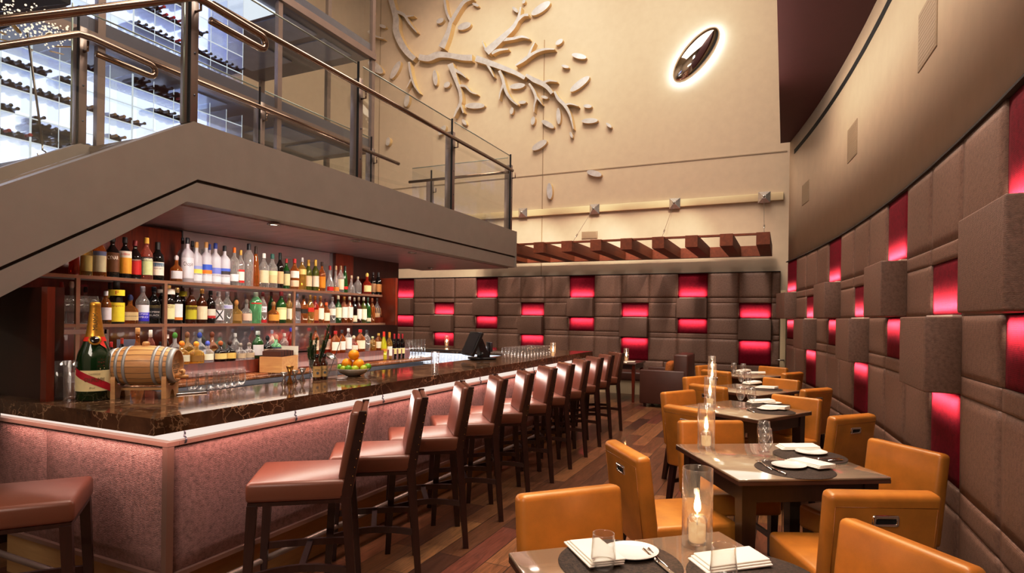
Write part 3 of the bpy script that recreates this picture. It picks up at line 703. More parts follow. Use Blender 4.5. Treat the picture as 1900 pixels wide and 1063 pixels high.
LEAF = [(35,75,45,22,75),(110,182,50,22,20),(515,143,55,32,-30),(685,180,100,45,-20),(765,30,50,18,25),(1045,65,55,22,45),(1225,55,160,50,-35),(1355,292,60,30,-35),
 (1495,392,105,35,12),(1397,465,55,20,15),(1500,588,170,45,-38),(1555,745,60,25,5),(1570,848,115,35,-3),(1705,880,50,20,40),(1350,815,115,30,88),(1275,872,100,35,30),
 (1440,948,45,18,70),(1170,848,60,28,-80),(1215,1020,120,45,-32),(1060,603,110,38,-8),(1095,718,55,22,-5),(1020,778,50,24,-80),(760,742,140,40,0),(563,594,50,35,-40),
 (480,545,110,32,85),(200,490,140,40,-62),(280,705,90,35,-80),(685,858,50,22,55),(530,915,80,35,-55),(148,995,60,28,-80),(60,470,130,55,40),(1252,682,50,20,15),(1105,8,30,20,-60),
 (1287,1344,115,38,88),(1602,1219,108,40,14)]
rowsL = sorted(range(len(LEAF)), key=lambda i: LEAF[i][0])
rank = {i: r+1 for r, i in enumerate(rowsL)}
for i, (cx, cy, ln, w, ang) in enumerate(LEAF):
    c = apt(cx, cy); a = -math.radians(ang); poly = []
    for k in range(28):
        g = 2*PI*k/28; x = ln/2*math.cos(g); y = w/2*math.sin(g)*1.05
        q = apt(cx+x*math.cos(a)-y*math.sin(a), cy-(x*math.sin(a)+y*math.cos(a))); poly.append((q.x-c.x, q.z-c.z))
    b = MB(); b.prism(poly, -.04, .06, 0, 1, T=MXZ)
    up = 'high' if cy < 350 else 'mid height' if cy < 800 else 'low'
    dirn = 'upright' if abs(ang) > 65 else 'flat lying' if abs(ang) < 20 else 'tilted'
    o = b.obj('relief_leaf', [K['silver'], K['artedge']], None, (c.x, YA+.06, c.z))
    tag(o, f"{'large' if ln>105 else 'small' if ln<62 else 'medium'} {dirn} silver oval leaf {up} on the cream wall, {nth(rank[i])} from the left", 'wall art', 'silver oval leaves of the wall relief')
# chrome oval wall light with a white halo
c = at(1291, 101, 1, YW); k = 11.2/1089
ang = math.radians(57); t = thing('oval_wall_light', 'large tilted chrome oval wall light with white halo on the cream wall', 'wall light', (c.x, YW+.12, c.z))
RY = Matrix.Rotation(-ang, 4, 'Y')
prof = [(math.cos(PI/2*q/10), -.16*math.sin(PI/2*q/10)**1.0) for q in range(11)]
b = MB(); vs = []
D = Matrix.Diagonal((1.22, 1, 1, 1)) @ RY @ Matrix.Diagonal((57*k, 1, 24*k, 1)) @ Matrix(((1, 0, 0, 0), (0, 0, 1, 0), (0, 1, 0, 0), (0, 0, 0, 1)))
b.lathe([(1, -.06), (1.0, -.09)]+[(math.cos(PI/2*q/12), -.09-.2*math.sin(PI/2*q/12)) for q in range(1, 12)]+[(0, -.29)], 48, T=D)
b.obj('dome', K['chrome'], t)
b = MB().lathe([(0, -.045), (.9, -.045), (.97, -.055), (0, -.06)], 40, T=D); b.obj('halo_ring', K['halo'], t)
MB().lathe([(.3, -.044), (.3, -.0)], 20, T=D).obj('mount', K['steel'], t)
# ================================================================ WOODEN TRELLIS
t = thing('wooden_trellis', 'hanging walnut trellis of square beams in front of the back wall', 'trellis', (-2.5, 11.3, 2.75))
YF0, YF1 = 10.36, 12.3
for q in range(11):
    x = -.44-.563*q
    MB().span(x+2.5, x+.205+2.5, YF0-11.3, YF1-.13-11.3, 0, .2).obj('cross_beam', K['trel'], t)
MB().span(-5.68+2.5-.8, -.235+2.5, YF1-.12-11.3, YF1-11.3, 0, .2).obj('back_rail', K['trel'], t)
MB().span(-5.68+2.5-.8, -.235+2.5, YF0+.10-11.3, YF0+.16-11.3, .172, .206).obj('front_rail', K['trel'], t)
for i, (px, tx) in enumerate(((970, None), (1103, 1063), (1252, 1228), (1418, 1418))):
    p = at(px, (395, 388, 377.5, 366)[i], 1, YW+.03); t = thing('cable_anchor', f'chrome pyramid cable anchor on the cream rail, {nth(i+1)} from the left', 'wall anchor', p, 0, 'cable anchors on the back wall')
    b = MB(); s = .11; b.add([(-s, 0, -s), (s, 0, -s), (s, 0, s), (-s, 0, s), (-.03, -.08, -.03), (.03, -.08, -.03), (.03, -.08, .03), (-.03, -.08, .03)], [(0, 1, 5, 4), (1, 2, 6, 5), (2, 3, 7, 6), (3, 0, 4, 7), (4, 5, 6, 7)])
    b.obj('pyramid_plate', K['plate'], t); MB().ball((0, -.09, 0), .028, 10, 6).obj('knob', K['steel'], t)
    if tx:
        q = at(tx, (0, 443, 434, 429)[i], 1, 10.46); q.z = 2.945; L = q-p
        c_ = MB().tube([(0, -.1, -.02), L], .0035, 6).obj('cable', K['cablemat']); c_.location = p
        tag(c_, f'thin steel cable from the {nth(i+1)} wall anchor down to the trellis', 'cable', 'trellis cables')
        b = MB()
        v0 = Vector((0, -.1, -.02)); b.tube([v0.lerp(L, f) for f in (.78, .80, .82, .83, .84, .86, .88)], [.004, .014, .014, .006, .014, .014, .004], 8)
        b.obj('turnbuckle', K['steel'], c_)
# ================================================================ BAR
BX, BY, BZ = -2.37, 1.585, 1.06
BE = 7.73
t = thing('bar_counter', 'long U shaped bar clad in mauve woven panels under a marble top', 'bar', (-2.6, 4.5, 0))
O = Vector((2.6, -4.5, 0)); PXF, PYF = -2.56, 1.78
def bs(x0, x1, y0, y1, z0, z1, nm, m, lab=None):
    o = MB().span(x0+2.6, x1+2.6, y0-4.5, y1-4.5, z0, z1).obj(nm, m, t)
    if lab: o['label'] = lab
    return o
ZP0, ZP1 = .29, .885
ys = [PYF+.029, 3.33, 4.90, 6.45, 7.53]
for a, c in zip(ys, ys[1:]):
    b = MB(); Tm = Matrix.Translation((PXF+2.6, (a+c)/2-4.5, 0)) @ Matrix.Rotation(PI/2, 4, 'Z'); b.cushion((0, .03, (ZP0+ZP1)/2), (c-a-.004, .06, ZP1-ZP0), .012, 6, T=Tm); b.obj('woven_panel', K['barfab'], t)
xs = [PXF-.029, -3.55, -4.05]
for a, c in zip(xs, xs[1:]):
    b = MB(); b.cushion(((a+c)/2+2.6, PYF-4.5+.03, (ZP0+ZP1)/2), (a-c-.004, .06, ZP1-ZP0), .012, 6); b.obj('woven_panel', K['barfab'], t)
K['trimm'] = M('rose_bronze_trim', rgb(160, 128, 114), .3, .6, var=.06)
bs(PXF-.028, PXF+.006, PYF-.006, PYF+.028, ZP0+.001, ZP1-.001, 'corner_trim', K['trimm'])
bs(PXF-.05, PXF+.008, PYF+.051, 7.55, ZP1, ZP1+.02, 'top_trim', K['trimm']); bs(-4.05, PXF+.008, PYF-.008, PYF+.05, ZP1, ZP1+.02, 'top_trim', K['trimm'])
bs(PXF-.05, PXF+.008, PYF+.051, 7.55, ZP0-.022, ZP0, 'bottom_trim', K['trimm']); bs(-4.05, PXF+.008, PYF-.008, PYF+.05, ZP0-.022, ZP0, 'bottom_trim', K['trimm'])
bs(PXF-.06, PXF-.03, PYF+.03, 7.5, ZP1+.02, .988, 'light_band', K['band'], 'glowing pink white band under the marble'); bs(-4.05, PXF-.061, PYF+.03, PYF+.06, ZP1+.02, .988, 'light_band', K['band'], 'glowing pink white band under the marble')
K['kick'] = M('satin_gold_kickplate', rgb(190, 150, 98), .45, .15, var=.08, stretch=(1, 1, 8))
bs(PXF-.09, PXF-.07, PYF+.08, 7.5, 0, ZP0-.022, 'kick_plate', K['kick']); bs(-4.05, PXF-.07, PYF+.07, PYF+.09, 0, ZP0-.022, 'kick_plate', K['kick'])
bs(-2.97, PXF-.091, PYF+.1, 7.5, 0, .985, 'bar_body', K['mahogd']); bs(-4.05, -2.97, PYF+.1, 2.12, 0, .985, 'bar_body', K['mahogd']); bs(-4.9, -2.97, 7.2, 7.5, 0, .985, 'bar_body', K['mahogd'])
b = MB(); b.tube([(PXF+.09+2.6, PYF-.07-4.5, .21), (PXF+.09+2.6, 7.5-4.5, .21)], .017, 10); b.tube([(-4.05+2.6, PYF-.09-4.5, .21), (PXF+.09+2.6, PYF-.09-4.5, .21)], .017, 10)
b.obj('foot_rail', K['post'], t)
for y in (2.2, 3.6, 5.0, 6.4): MB().bar((PXF+.09+2.6, y-4.5, 0), (PXF+.09+2.6, y-4.5, .2), (.025, .05)).obj('rail_leg', K['trimm'], t)
for px, py in ((334, 806), (540, 768), (703, 738), (885, 705), (985, 686)):
    p = at(px, py, 0, PXF-.03); y = p.y-4.5; b = MB(); X = PXF-.03+2.6
    b.tube([(X, y, .965), (X+.03, y, .963), (X+.035, y, .935), (X+.03, y, .92)]+[(X+.03+.016*math.sin(g), y, .92-.016+.016*math.cos(g)) for g in (.6, 1.4, 2.2, 3.0)], .0045, 6); b.obj('bag_hook', K['steeldark'], t)
b = MB(); o2 = thing('marble_top', 'polished dark brown marble bar top with tan veins', 'countertop', (-2.7, 4.5, .988))
poly = [(BX, BY), (BX, BE), (-5.0, BE), (-5.0, 7.12), (-2.97, 7.12), (-2.97, 2.15), (-4.05, 2.15), (-4.05, BY)]
b.prism([(x+2.7, y-4.5) for x, y in poly], 0, BZ-.988); s = b.obj('slab', K['marble'], o2)
md = s.modifiers.new('edge', 'BEVEL'); md.width = .004; md.segments = 2
MB().span(-.29, -.268, -2.3, 2.55, .0, .07).obj('inner_edge_strip', K['steel'], o2)
# back counter, step, shelves, mirror
XS = -4.2
t = thing('back_counter', 'back bar cabinet with brown granite top and steel doors', 'counter', (-4.3, 3.9, 0))
MB().span(-.25, .2, -1.7, 2.3, 0, .94).obj('cabinet_body', K['steeldark'], t)
for i in range(5):
    d = MB().rbox((.212, -1.3+.75*i, .55), (.024, .73, .70), .006).obj('door', K['steel'] if i > 2 else K['steeldark'], t); MB().ball((.24, -1.05+.75*i, .80), .018, 10, 6).obj('knob', K['copper'], d)
MB().rbox((.03, .32, .98), (.56, 4.06, .045), .01).obj('granite_top', K['granite'], t)
SH = thing('back_bar_shelving', 'back bar unit of mahogany, mirror and glass bottle shelves', 'shelving', (-4.3, 3.6, 1.0)); SO = (4.3, -3.6, -1.0)
MB().span(-4.55, -4.10, 2.2, 5.9, 1.003, 1.115).obj('bottle_step', K['mahog'], SH, SO)
struct('wall_bar', MB().span(-4.75, -4.565, 1.75, 6.3, 0, 2.19), K['mahogd'], 'dark wood wall behind the bar')
MB().span(-4.559, -4.545, 3.27, 5.05, 1.125, 2.185).obj('mirror', K['mirror'], SH, SO)
MB().span(-4.559, -4.50, 5.05, 5.34, 1.125, 2.185).obj('pilaster', K['mahog'], SH, SO)
MB().span(-4.56, -3.98, 5.44, 5.48, 1.40, 1.93).obj('end_panel', K['mahog'], SH, SO)
MB().rbox((-4.52, 2.5, 1.65), (.05, 1.45, 1.04), .01).obj('back_panel', K['mahog'], SH, SO)
p = at(83, 745, 2, BZ)
cb_ = thing('cabinet_end', 'dark wooden cabinet end with red brown edge on the left of the bar', 'cabinet', (p.x, p.y, BZ)); MB().span(-.55, 0, .03, .08, 0, .56).obj('side_panel', K['mahogd'], cb_)
MB().span(-.03, .02, -.005, .029, 0, .56).obj('edge_post', K['mahog'], cb_)
ZS1, ZS2, ZS3 = 1.735, 1.42, 1.115
K['shelfm'] = M('shelf_bronze_edge', rgb(176, 140, 116), .25, .6, var=.05)
for z, y1, lab in ((ZS1, 5.37, 'upper glass bottle shelf with bronze front edge'), (ZS2, 5.43, 'lower glass bottle shelf with bronze front edge')):
    t = MB().span(-.17, .15, 1.85-3.6, y1-3.6, -.016, 0).obj('glass_shelf', K['cutglass'], SH, (.03, 0, z-1.0))
    MB().span(.15, .162, 1.85-3.6, y1-3.6, -.020, .002).obj('front_edge', K['shelfm'], t)
for i, px in enumerate((143, 306, 545)):
    y = at(px, 590, 0, -4.115)[1]
    MB().span(-4.125, -4.106, y-.012, y+.012, 1.115, ZS1-.02).obj('shelf_support', K['shelfm'], SH, SO)
# ---------------------------------------------------------------- bottles
PROF = {
 'std': ([(0, .005), (.85, 0), (1, .025), (1, .56), (.93, .62), (.62, .70), (.36, .77), (.31, .80), (.31, .89), (.36, .895), (.36, .91), (0, .91)], .86, 1, .38, .12, .5),
 'tall': ([(0, .005), (.9, 0), (1, .02), (1, .60), (.93, .66), (.62, .72), (.34, .76), (.30, .80), (.29, .92), (0, .92)], .86, 1, .33, .1, .55),
 'wine': ([(0, .005), (.9, 0), (1, .02), (1, .58), (.9, .66), (.52, .74), (.37, .80), (.36, .97), (0, .97)], .80, 1, .41, .14, .48),
 'squat': ([(0, .005), (.9, 0), (1, .03), (1, .42), (.92, .50), (.55, .58), (.30, .63), (.28, .80), (0, .80)], None, 1, .34, .12, .40),
 'decant': ([(0, .005), (.9, 0), (1, .03), (.97, .26), (.75, .42), (.36, .60), (.30, .66), (.30, .84), (.38, .86), (0, .86)], .84, 1, .36, .05, .2),
 'cone': ([(0, .005), (.9, 0), (1, .02), (.97, .3), (.72, .62), (.40, .80), (.34, .90), (0, .90)], .82, 1, .40, .08, .3),
 'taper': ([(0, .005), (.9, 0), (.95, .02), (1, .70), (.62, .80), (.40, .86), (.38, .93), (0, .93)], .85, 1, .42, .1, .6)}
def bottle(px, top, wpx, typ, glass, label, cap, zb, desc, row, idx, X=XS, txt=None, base=None, sq=None, lw=None, extra=None):
    p = at(px, base if base else 590, 0, X); p.z = zb
    # distance along view for scale
    dep = (p-CAM).dot(FW); b0 = (CYP+(px-950)*math.tan(ROLL)) - (zb-HC)*FPX/dep
    H = max(.1, (b0-top)*dep/FPX); R = wpx*dep/FPX/2*(1.0 if sq else 1.12)
    R = min(R, .062)
    t = thing('bottle', f'{desc}, {nth(idx)} on {row}', 'bottle', p, -.45, 'bottles on '+row)
    prof, c0, c1, cr, l0, l1 = PROF[typ]
    n = 28 if sq else 20
    MB().lathe([(r*R, z*H) for r, z in prof], n, sq=sq).obj('glass_body', BG[glass], t)
    if glass == 'clear' and extra is None: pass
    if cap:
        cm = paper(cap) if cap not in K else K[cap]
        if c0 is None: MB().ball((0, 0, H*.87), R*.40, 12, 8, 0, (1, 1, min(1.4, .13*H/(R*.40)))).obj('stopper', cm, t)
        else: MB().lathe([(cr*R, c0*H), (cr*R*1.03, (c0+.02)*H), (cr*R*.98, H*.985), (cr*R*.8, H), (0, H)], 14).obj('cap', cm, t)
    if label:
        for lb in (label if isinstance(label, list) else [label]):
            colr, z0, z1 = (lb, l0, l1) if isinstance(lb, str) else lb
            m = 12; A = 1.15; vs = []
            for z in (z0*H, z1*H):
                for k in range(m+1):
                    a = -A+2*A*k/m; kk = 1
                    if sq: kk = 1/((abs(math.cos(a))**sq+abs(math.sin(a))**sq)**(1/sq))
                    rr = R*1.02
                    vs.append((rr*kk*math.cos(a), rr*kk*math.sin(a), z))
            lo = MB().add(vs, [(k, k+1, m+2+k, m+1+k) for k in range(m)], 0, True).obj('label', paper(colr), t)
            if txt and lb == (label[-1] if isinstance(label, list) else label):
                for (s, tz, tw, th, tc) in txt:
                    def wrap(x, y, R=R, H=H, tz=tz):
                        a = x/(R*1.03); kk = 1
                        if sq: kk = 1/((abs(math.cos(a))**sq+abs(math.sin(a))**sq)**(1/sq))
                        return Vector((R*1.035*kk*math.cos(a), R*1.035*kk*math.sin(a), tz*H+y))
                    lettering(s, tw*R*1.7, th*H, paper(tc), lo, wrap)
    return t
R1 = 'the top shelf'; R2 = 'the middle shelf'; R3 = 'the lowest row'
TOP = [
 (137, 440, 14, 'std', 'red', None, None, 'red spirit bottle half hidden by the stair beam', {}),
 (160, 436, 17, 'std', 'gold', 'd8c878', '3a2a20', 'golden bottle with yellow label under the stair beam', {}),
 (184, 435, 20, 'std', 'amber', ['d8cfae', ('7078a0', .50, .60)], '2a1a14', 'amber bottle with cream label and blue crest', {}),
 (208, 438, 21, 'std', 'dark', [('6a3c16', .14, .6)], '181010', 'dark liqueur bottle with white lettering on brown', dict(txt=[('CYNAR', .48, .95, .09, 'f2ece0')])),
 (231, 440, 20, 'std', 'black', ['e0a030', ('d8d0c8', .5, .66)], '181010', 'black bottle with yellow label and red lettering', dict(txt=[('AVERNA', .58, .8, .05, 'c02018')])),
 (250, 446, 19, 'std', 'dark', ['c01c1c', ('1c1214', .46, .52)], '7a1c20', 'dark bottle with red label and orange seal', dict(txt=[('RAMAZZOTTI', .49, .95, .03, 'f0e0d0')])),
 (271, 441, 19, 'std', 'pink', ['c9cf9c', ('14100e', .44, .54)], 'caa040', 'red aperitif bottle with black band and white lettering', dict(txt=[('CAMPARI', .49, 1.0, .055, 'f4efe4')])),
 (292, 449, 19, 'wine', 'black', ['e6d6c8', ('3a80b0', .36, .46)], '181414', 'black bitters bottle with cream label and blue medallion', dict(txt=[('FERNET', .31, .8, .035, '3a3040')])),
 (327, 472, 18, 'squat', 'amber', ['d8d0d4'], 'c8c0c8', 'squat amber bottle with white oval label', {}),
 (338, 441, 16, 'tall', 'frost', None, '14121a', 'frosted vodka bottle with black cap, behind the script one', dict(back=1)),
 (347, 441, 20, 'tall', 'frost', ['cfc8d0'], '14121a', 'frosted vodka bottle with black script', dict(txt=[('Chopin', .4, .9, .12, '2a2630')])),
 (356, 447, 15, 'tall', 'frost', None, '14121a', 'frosted vodka bottle with black cap, half hidden', dict(back=1)),
 (364, 449, 18, 'tall', 'frost', [('d6d2da', .06, .22), ('d8c65a', .24, .34), ('8894c8', .34, .42), ('d6d2da', .2, .245)], 'b08850', 'frosted vodka bottle with blue and yellow picture', dict(txt=[('GREY GOOSE', .225, .95, .022, '3c3c5c')])),
 (382, 449, 18, 'tall', 'frost', [('d6d2da', .06, .22), ('e07820', .24, .33), ('3458b8', .33, .46), ('d6d2da', .2, .245)], 'b08850', 'frosted vodka bottle with blue and orange picture', dict(txt=[('GREY GOOSE', .225, .95, .022, '3c3c5c')])),
 (388, 453, 13, 'tall', 'frost', None, '24388c', 'frosted vodka bottle with blue cap, half hidden', dict(back=1)),
 (399, 451, 18, 'tall', 'frost', [('d6d2da', .06, .22), ('6c78c0', .26, .40), ('d6d2da', .2, .245)], '24388c', 'frosted vodka bottle with blue cap and blue picture', dict(txt=[('GREY GOOSE', .225, .95, .022, '3c3c5c')])),
 (416, 456, 18, 'tall', 'frost', [('d6d2da', .06, .22), ('3a3238', .27, .35), ('4660bc', .35, .42), ('d6d2da', .2, .245)], '14121a', 'frosted vodka bottle with black cap and dark picture', dict(txt=[('GREY GOOSE', .225, .95, .022, '3c3c5c')])),
 (434, 459, 15, 'tall', 'clear', [('e2dadc', .12, .3)], 'e07018', 'clear spirit bottle with orange cap', {}),
 (446, 464, 12, 'std', 'clear', [('c8302c', .10, .16), ('e2d4c8', .16, .40), ('c8302c', .40, .46)], 'c8a050', 'clear vodka bottle with red banded label and gold cap', {}),
 (461, 452, 15, 'taper', 'clear', None, '24242c', 'tall clear bottle with slanted black neck', {}),
 (474, 457, 12, 'cone', 'amber', None, '2a160c', 'tall slender amber bottle', {}),
 (489, 470, 16, 'std', 'clear', [('d8c8a8', .14, .5)], 'd8d4d0', 'clear bottle with cream and yellow label', {}),
 (505, 471, 16, 'std', 'clear', [('d0b890', .15, .38), ('c8d0a0', .38, .5)], '3a6860', 'clear bottle with green cap and tan label', {}),
 (519, 469, 12, 'wine', 'dark', ['c4a27c'], '1c2422', 'dark slim bottle with tan arched label', {}),
 (531, 480, 12, 'std', 'green', ['c8b890', ('202a1c', .5, .6)], 'a01c20', 'green whisky bottle with red cap', {}),
 (546, 480, 15, 'std', 'amber', [('d8b8a0', .1, .3), ('e4d4cc', .38, .6)], 'b02024', 'amber bottle with pale labels and red cap', {}),
 (560, 478, 14, 'tall', 'gold', [('d8b878', .48, .64)], 'c8c4c8', 'golden bottle with tall silver neck', {}),
 (572, 482, 12, 'wine', 'olive', ['d8b89c'], 'c09a3c', 'olive green wine bottle with gold foil, left of the pair', {}),
 (585, 482, 12, 'wine', 'olive', ['e0ccb8'], 'c09a3c', 'olive green wine bottle with gold foil, right of the pair', {}),
 (597, 486, 12, 'std', 'amber', ['d88818'], '3a2016', 'amber bottle with orange label', {}),
 (612, 493, 12, 'decant', 'clear', ['c01c1c'], '9c1c20', 'clear decanter with red label and red stopper', {}),
 (623, 493, 11, 'decant', 'clear', ['d08030'], 'b09070', 'clear decanter with orange label', {}),
 (632, 493, 11, 'std', 'clear', ['d8c4a8'], '907050', 'clear bottle with small cream label', {}),
 (640, 493, 10, 'cone', 'green', [('c8201c', .14, .24)], '1c241c', 'slender green bottle with red band', {}),
 (652, 511, 11, 'decant', 'clear', None, 'c0a890', 'round clear decanter', {}),
 (664, 513, 11, 'std', 'clear', None, 'c0a890', 'square clear decanter', dict(sq=6)),
 (681, 505, 14, 'squat', 'red', ['e2cc98'], 'd8b868', 'cognac bottle with cream label', {}),
 (692, 505, 10, 'std', 'dark', ['8a6a4a'], '1c1414', 'dark bottle near the right end', {}),
 (702, 505, 11, 'wine', 'black', ['c08a50'], '1c1414', 'black bottle with tan label at the right end', {})]
MID = [
 (196, 540, 17, 'std', 'amber', ['d8d0d8'], 'c8c4cc', 'amber bottle with white label and cup cap', {}),
 (203, 524, 14, 'std', 'dark', [('d0b040', .62, .74)], '241410', 'dark bottle with yellow neck label', dict(back=1)),
 (215, 522, 25, 'cone', 'dark', [('e8d23c', .05, .5), ('e8d23c', .66, .80)], '2a1c14', 'dark hazelnut liqueur bottle with big yellow label', dict(txt=[('F', .73, .22, .08, 'b02818'), ('Frangelico', .42, 1.0, .05, 'a03020')])),
 (241, 546, 25, 'squat', 'amber', ['d2bc92'], '1c2450', 'square amber liqueur bottle with beige label', dict(sq=6, txt=[('DISARONNO', .26, .9, .045, '3c2c20')])),
 (264, 531, 20, 'std', 'clear', [('3a34c8', .07, .30), ('d8d8e0', .30, .50)], 'd0d0e0', 'clear sambuca bottle with blue label', dict(txt=None, two=[('ROMANA', .26, 1.0, .05), ('SAMBUCA', .18, 1.0, .05)])),
 (285, 532, 20, 'std', 'black', [('14121a', .15, .5), ('a08850', .42, .5)], '1c2030', 'black sambuca bottle', dict(txt=[('ROMANA', .32, 1.0, .05, 'e8e4e0'), ('BLACK', .23, .9, .05, 'e8e4e0')])),
 (299, 530, 14, 'std', 'dark', [('d8ccc0', .8, .9)], '3a2a20', 'dark bottle with cream neck band, half hidden', dict(back=1)),
 (312, 529, 19, 'std', 'dark', ['dfd4a8', ('d8d0c8', .76, .9)], 'c09850', 'dark rum bottle with cream label', dict(txt=[('CAPTAIN', .46, .85, .035, '5a3a20'), ('MORGAN', .42, .85, .035, '5a3a20')])),
 (328, 534, 17, 'std', 'dark', [('c87830', .10, .18), ('e4e0e4', .18, .55)], 'd8b878', 'dark rum bottle with white label and red seal', {}),
 (338, 534, 14, 'std', 'dark', [('c0b020', .76, .9)], '4a1c18', 'dark bottle with yellow neck band, half hidden', dict(back=1)),
 (354, 533, 18, 'std', 'brown', ['b8b030', ('5a1c20', .38, .46)], '4a1c18', 'brown rum bottle with green and yellow label', dict(txt=[("MYERS'S", .48, .8, .035, '5a1c20')])),
 (374, 536, 17, 'std', 'brown', ['e4d0b4'], 'c89848', 'brown rum bottle with cream label', {}),
 (390, 539, 16, 'std', 'dark', [('a82828', .16, .24), ('d8d0c4', .24, .44)], '141014', 'dark red rum bottle with black cap', {}),
 (405, 541, 17, 'std', 'clear', [('d8d4dc', .1, .42)], 'd0d0d8', 'clear bottle with a big cross', dict(txt=[('X', .27, 1.0, .3, '2a2a30')])),
 (421, 541, 17, 'std', 'clear', [('d0d0e8', .46, .58)], 'c8c8d4', 'clear vodka bottle with blue lettering', dict(txt=[('ABSOLUT', .52, 1.0, .07, '3030b0')])),
 (438, 556, 18, 'squat', 'gold', ['9a7a40'], 'a87840', 'squat golden tequila bottle with dark medallion', {}),
 (457, 554, 17, 'squat', 'clear', ['d8b8a8'], '6a6058', 'squat clear bottle with pinkish label', {}),
 (474, 542, 18, 'taper', 'ltgreen', [('c8342c', .62, .66)], 'b8c8b8', 'pale green fluted gin bottle with red seal', {}),
 (487, 542, 13, 'std', 'clear', [('e0d4dc', .36, .54), ('b02428', .02, .12)], '7a1c20', 'clear gin bottle with red base and numeral label', dict(txt=[('24', .45, .5, .08, '202020')])),
 (503, 541, 12, 'std', 'green', None, '5a1c1c', 'green bottle half hidden behind the amber one', dict(back=1)),
 (507, 559, 18, 'squat', 'amber', ['c89040'], '8a6a40', 'squat amber whisky bottle with gold label', {}),
 (521, 541, 17, 'std', 'green', ['e8dca8'], '8a1c20', 'green whiskey bottle with cream label', dict(txt=[('JAMESON', .45, .9, .04, '5a2018')])),
 (536, 545, 12, 'std', 'gold', [('e0d4c0', .15, .5)], 'd8d0b8', 'slim golden bottle with pale label', {}),
 (551, 545, 11, 'std', 'blue', [('3a2c24', .4, .52)], '8090b0', 'blue tinted bottle with slanted dark band', dict(sq=6)),
 (563, 547, 13, 'std', 'amber', [('2c2018', .35, .5)], '241c18', 'square amber whisky bottle with black band', dict(sq=6)),
 (575, 547, 12, 'std', 'gold', [('b8281c', .40, .55)], 'c8a050', 'square golden whisky bottle with red band', dict(sq=6)),
 (584, 549, 12, 'std', 'red', [('a86838', .1, .5)], 'c07820', 'red brown bottle with pennant label', {}),
 (594, 549, 12, 'std', 'amber', [('e8dcc8', .15, .55)], 'd8a060', 'amber bottle with white label, left of the orange one', {}),
 (605, 561, 12, 'std', 'amber', ['f0dcc0'], 'e06018', 'amber bottle with orange shoulder and cream label', {}),
 (616, 551, 12, 'std', 'clear', [('ece0d0', .3, .55)], 'c8c0c0', 'clear bottle with white label over dark base', {}),
 (627, 548, 12, 'std', 'green', [('f0e4c0', .2, .56)], 'e8d8c0', 'bright green whisky bottle with cream label', {}),
 (638, 550, 12, 'std', 'amber', [('f4ecdc', .2, .6)], 'c09040', 'amber bottle with tall white label, left of the pair', {}),
 (648, 550, 12, 'std', 'amber', [('f4ecdc', .2, .6)], 'e0d8cc', 'amber bottle with tall white label, right of the pair', {}),
 (657, 552, 10, 'std', 'dark', [('e8dcc0', .05, .3)], 'd0c8b8', 'dark bottle with low cream label', {}),
 (665, 551, 11, 'std', 'brown', [('f0e8dc', .16, .54)], 'b8a088', 'brown bottle with white label', {}),
 (674, 551, 11, 'std', 'olive', [('f0e8cc', .14, .54)], 'e4dccc', 'olive bottle with white label', {}),
 (682, 552, 11, 'std', 'green', [('d8d0b8', .06, .2)], '5a7060', 'dark green bottle with low label', {}),
 (690, 553, 10, 'std', 'amber', None, 'c07850', 'plain amber bottle', {}),
 (699, 553, 11, 'std', 'clear', [('c8b090', .2, .4)], '4a3a34', 'clear bottle with dark stopper at the right end', {})]
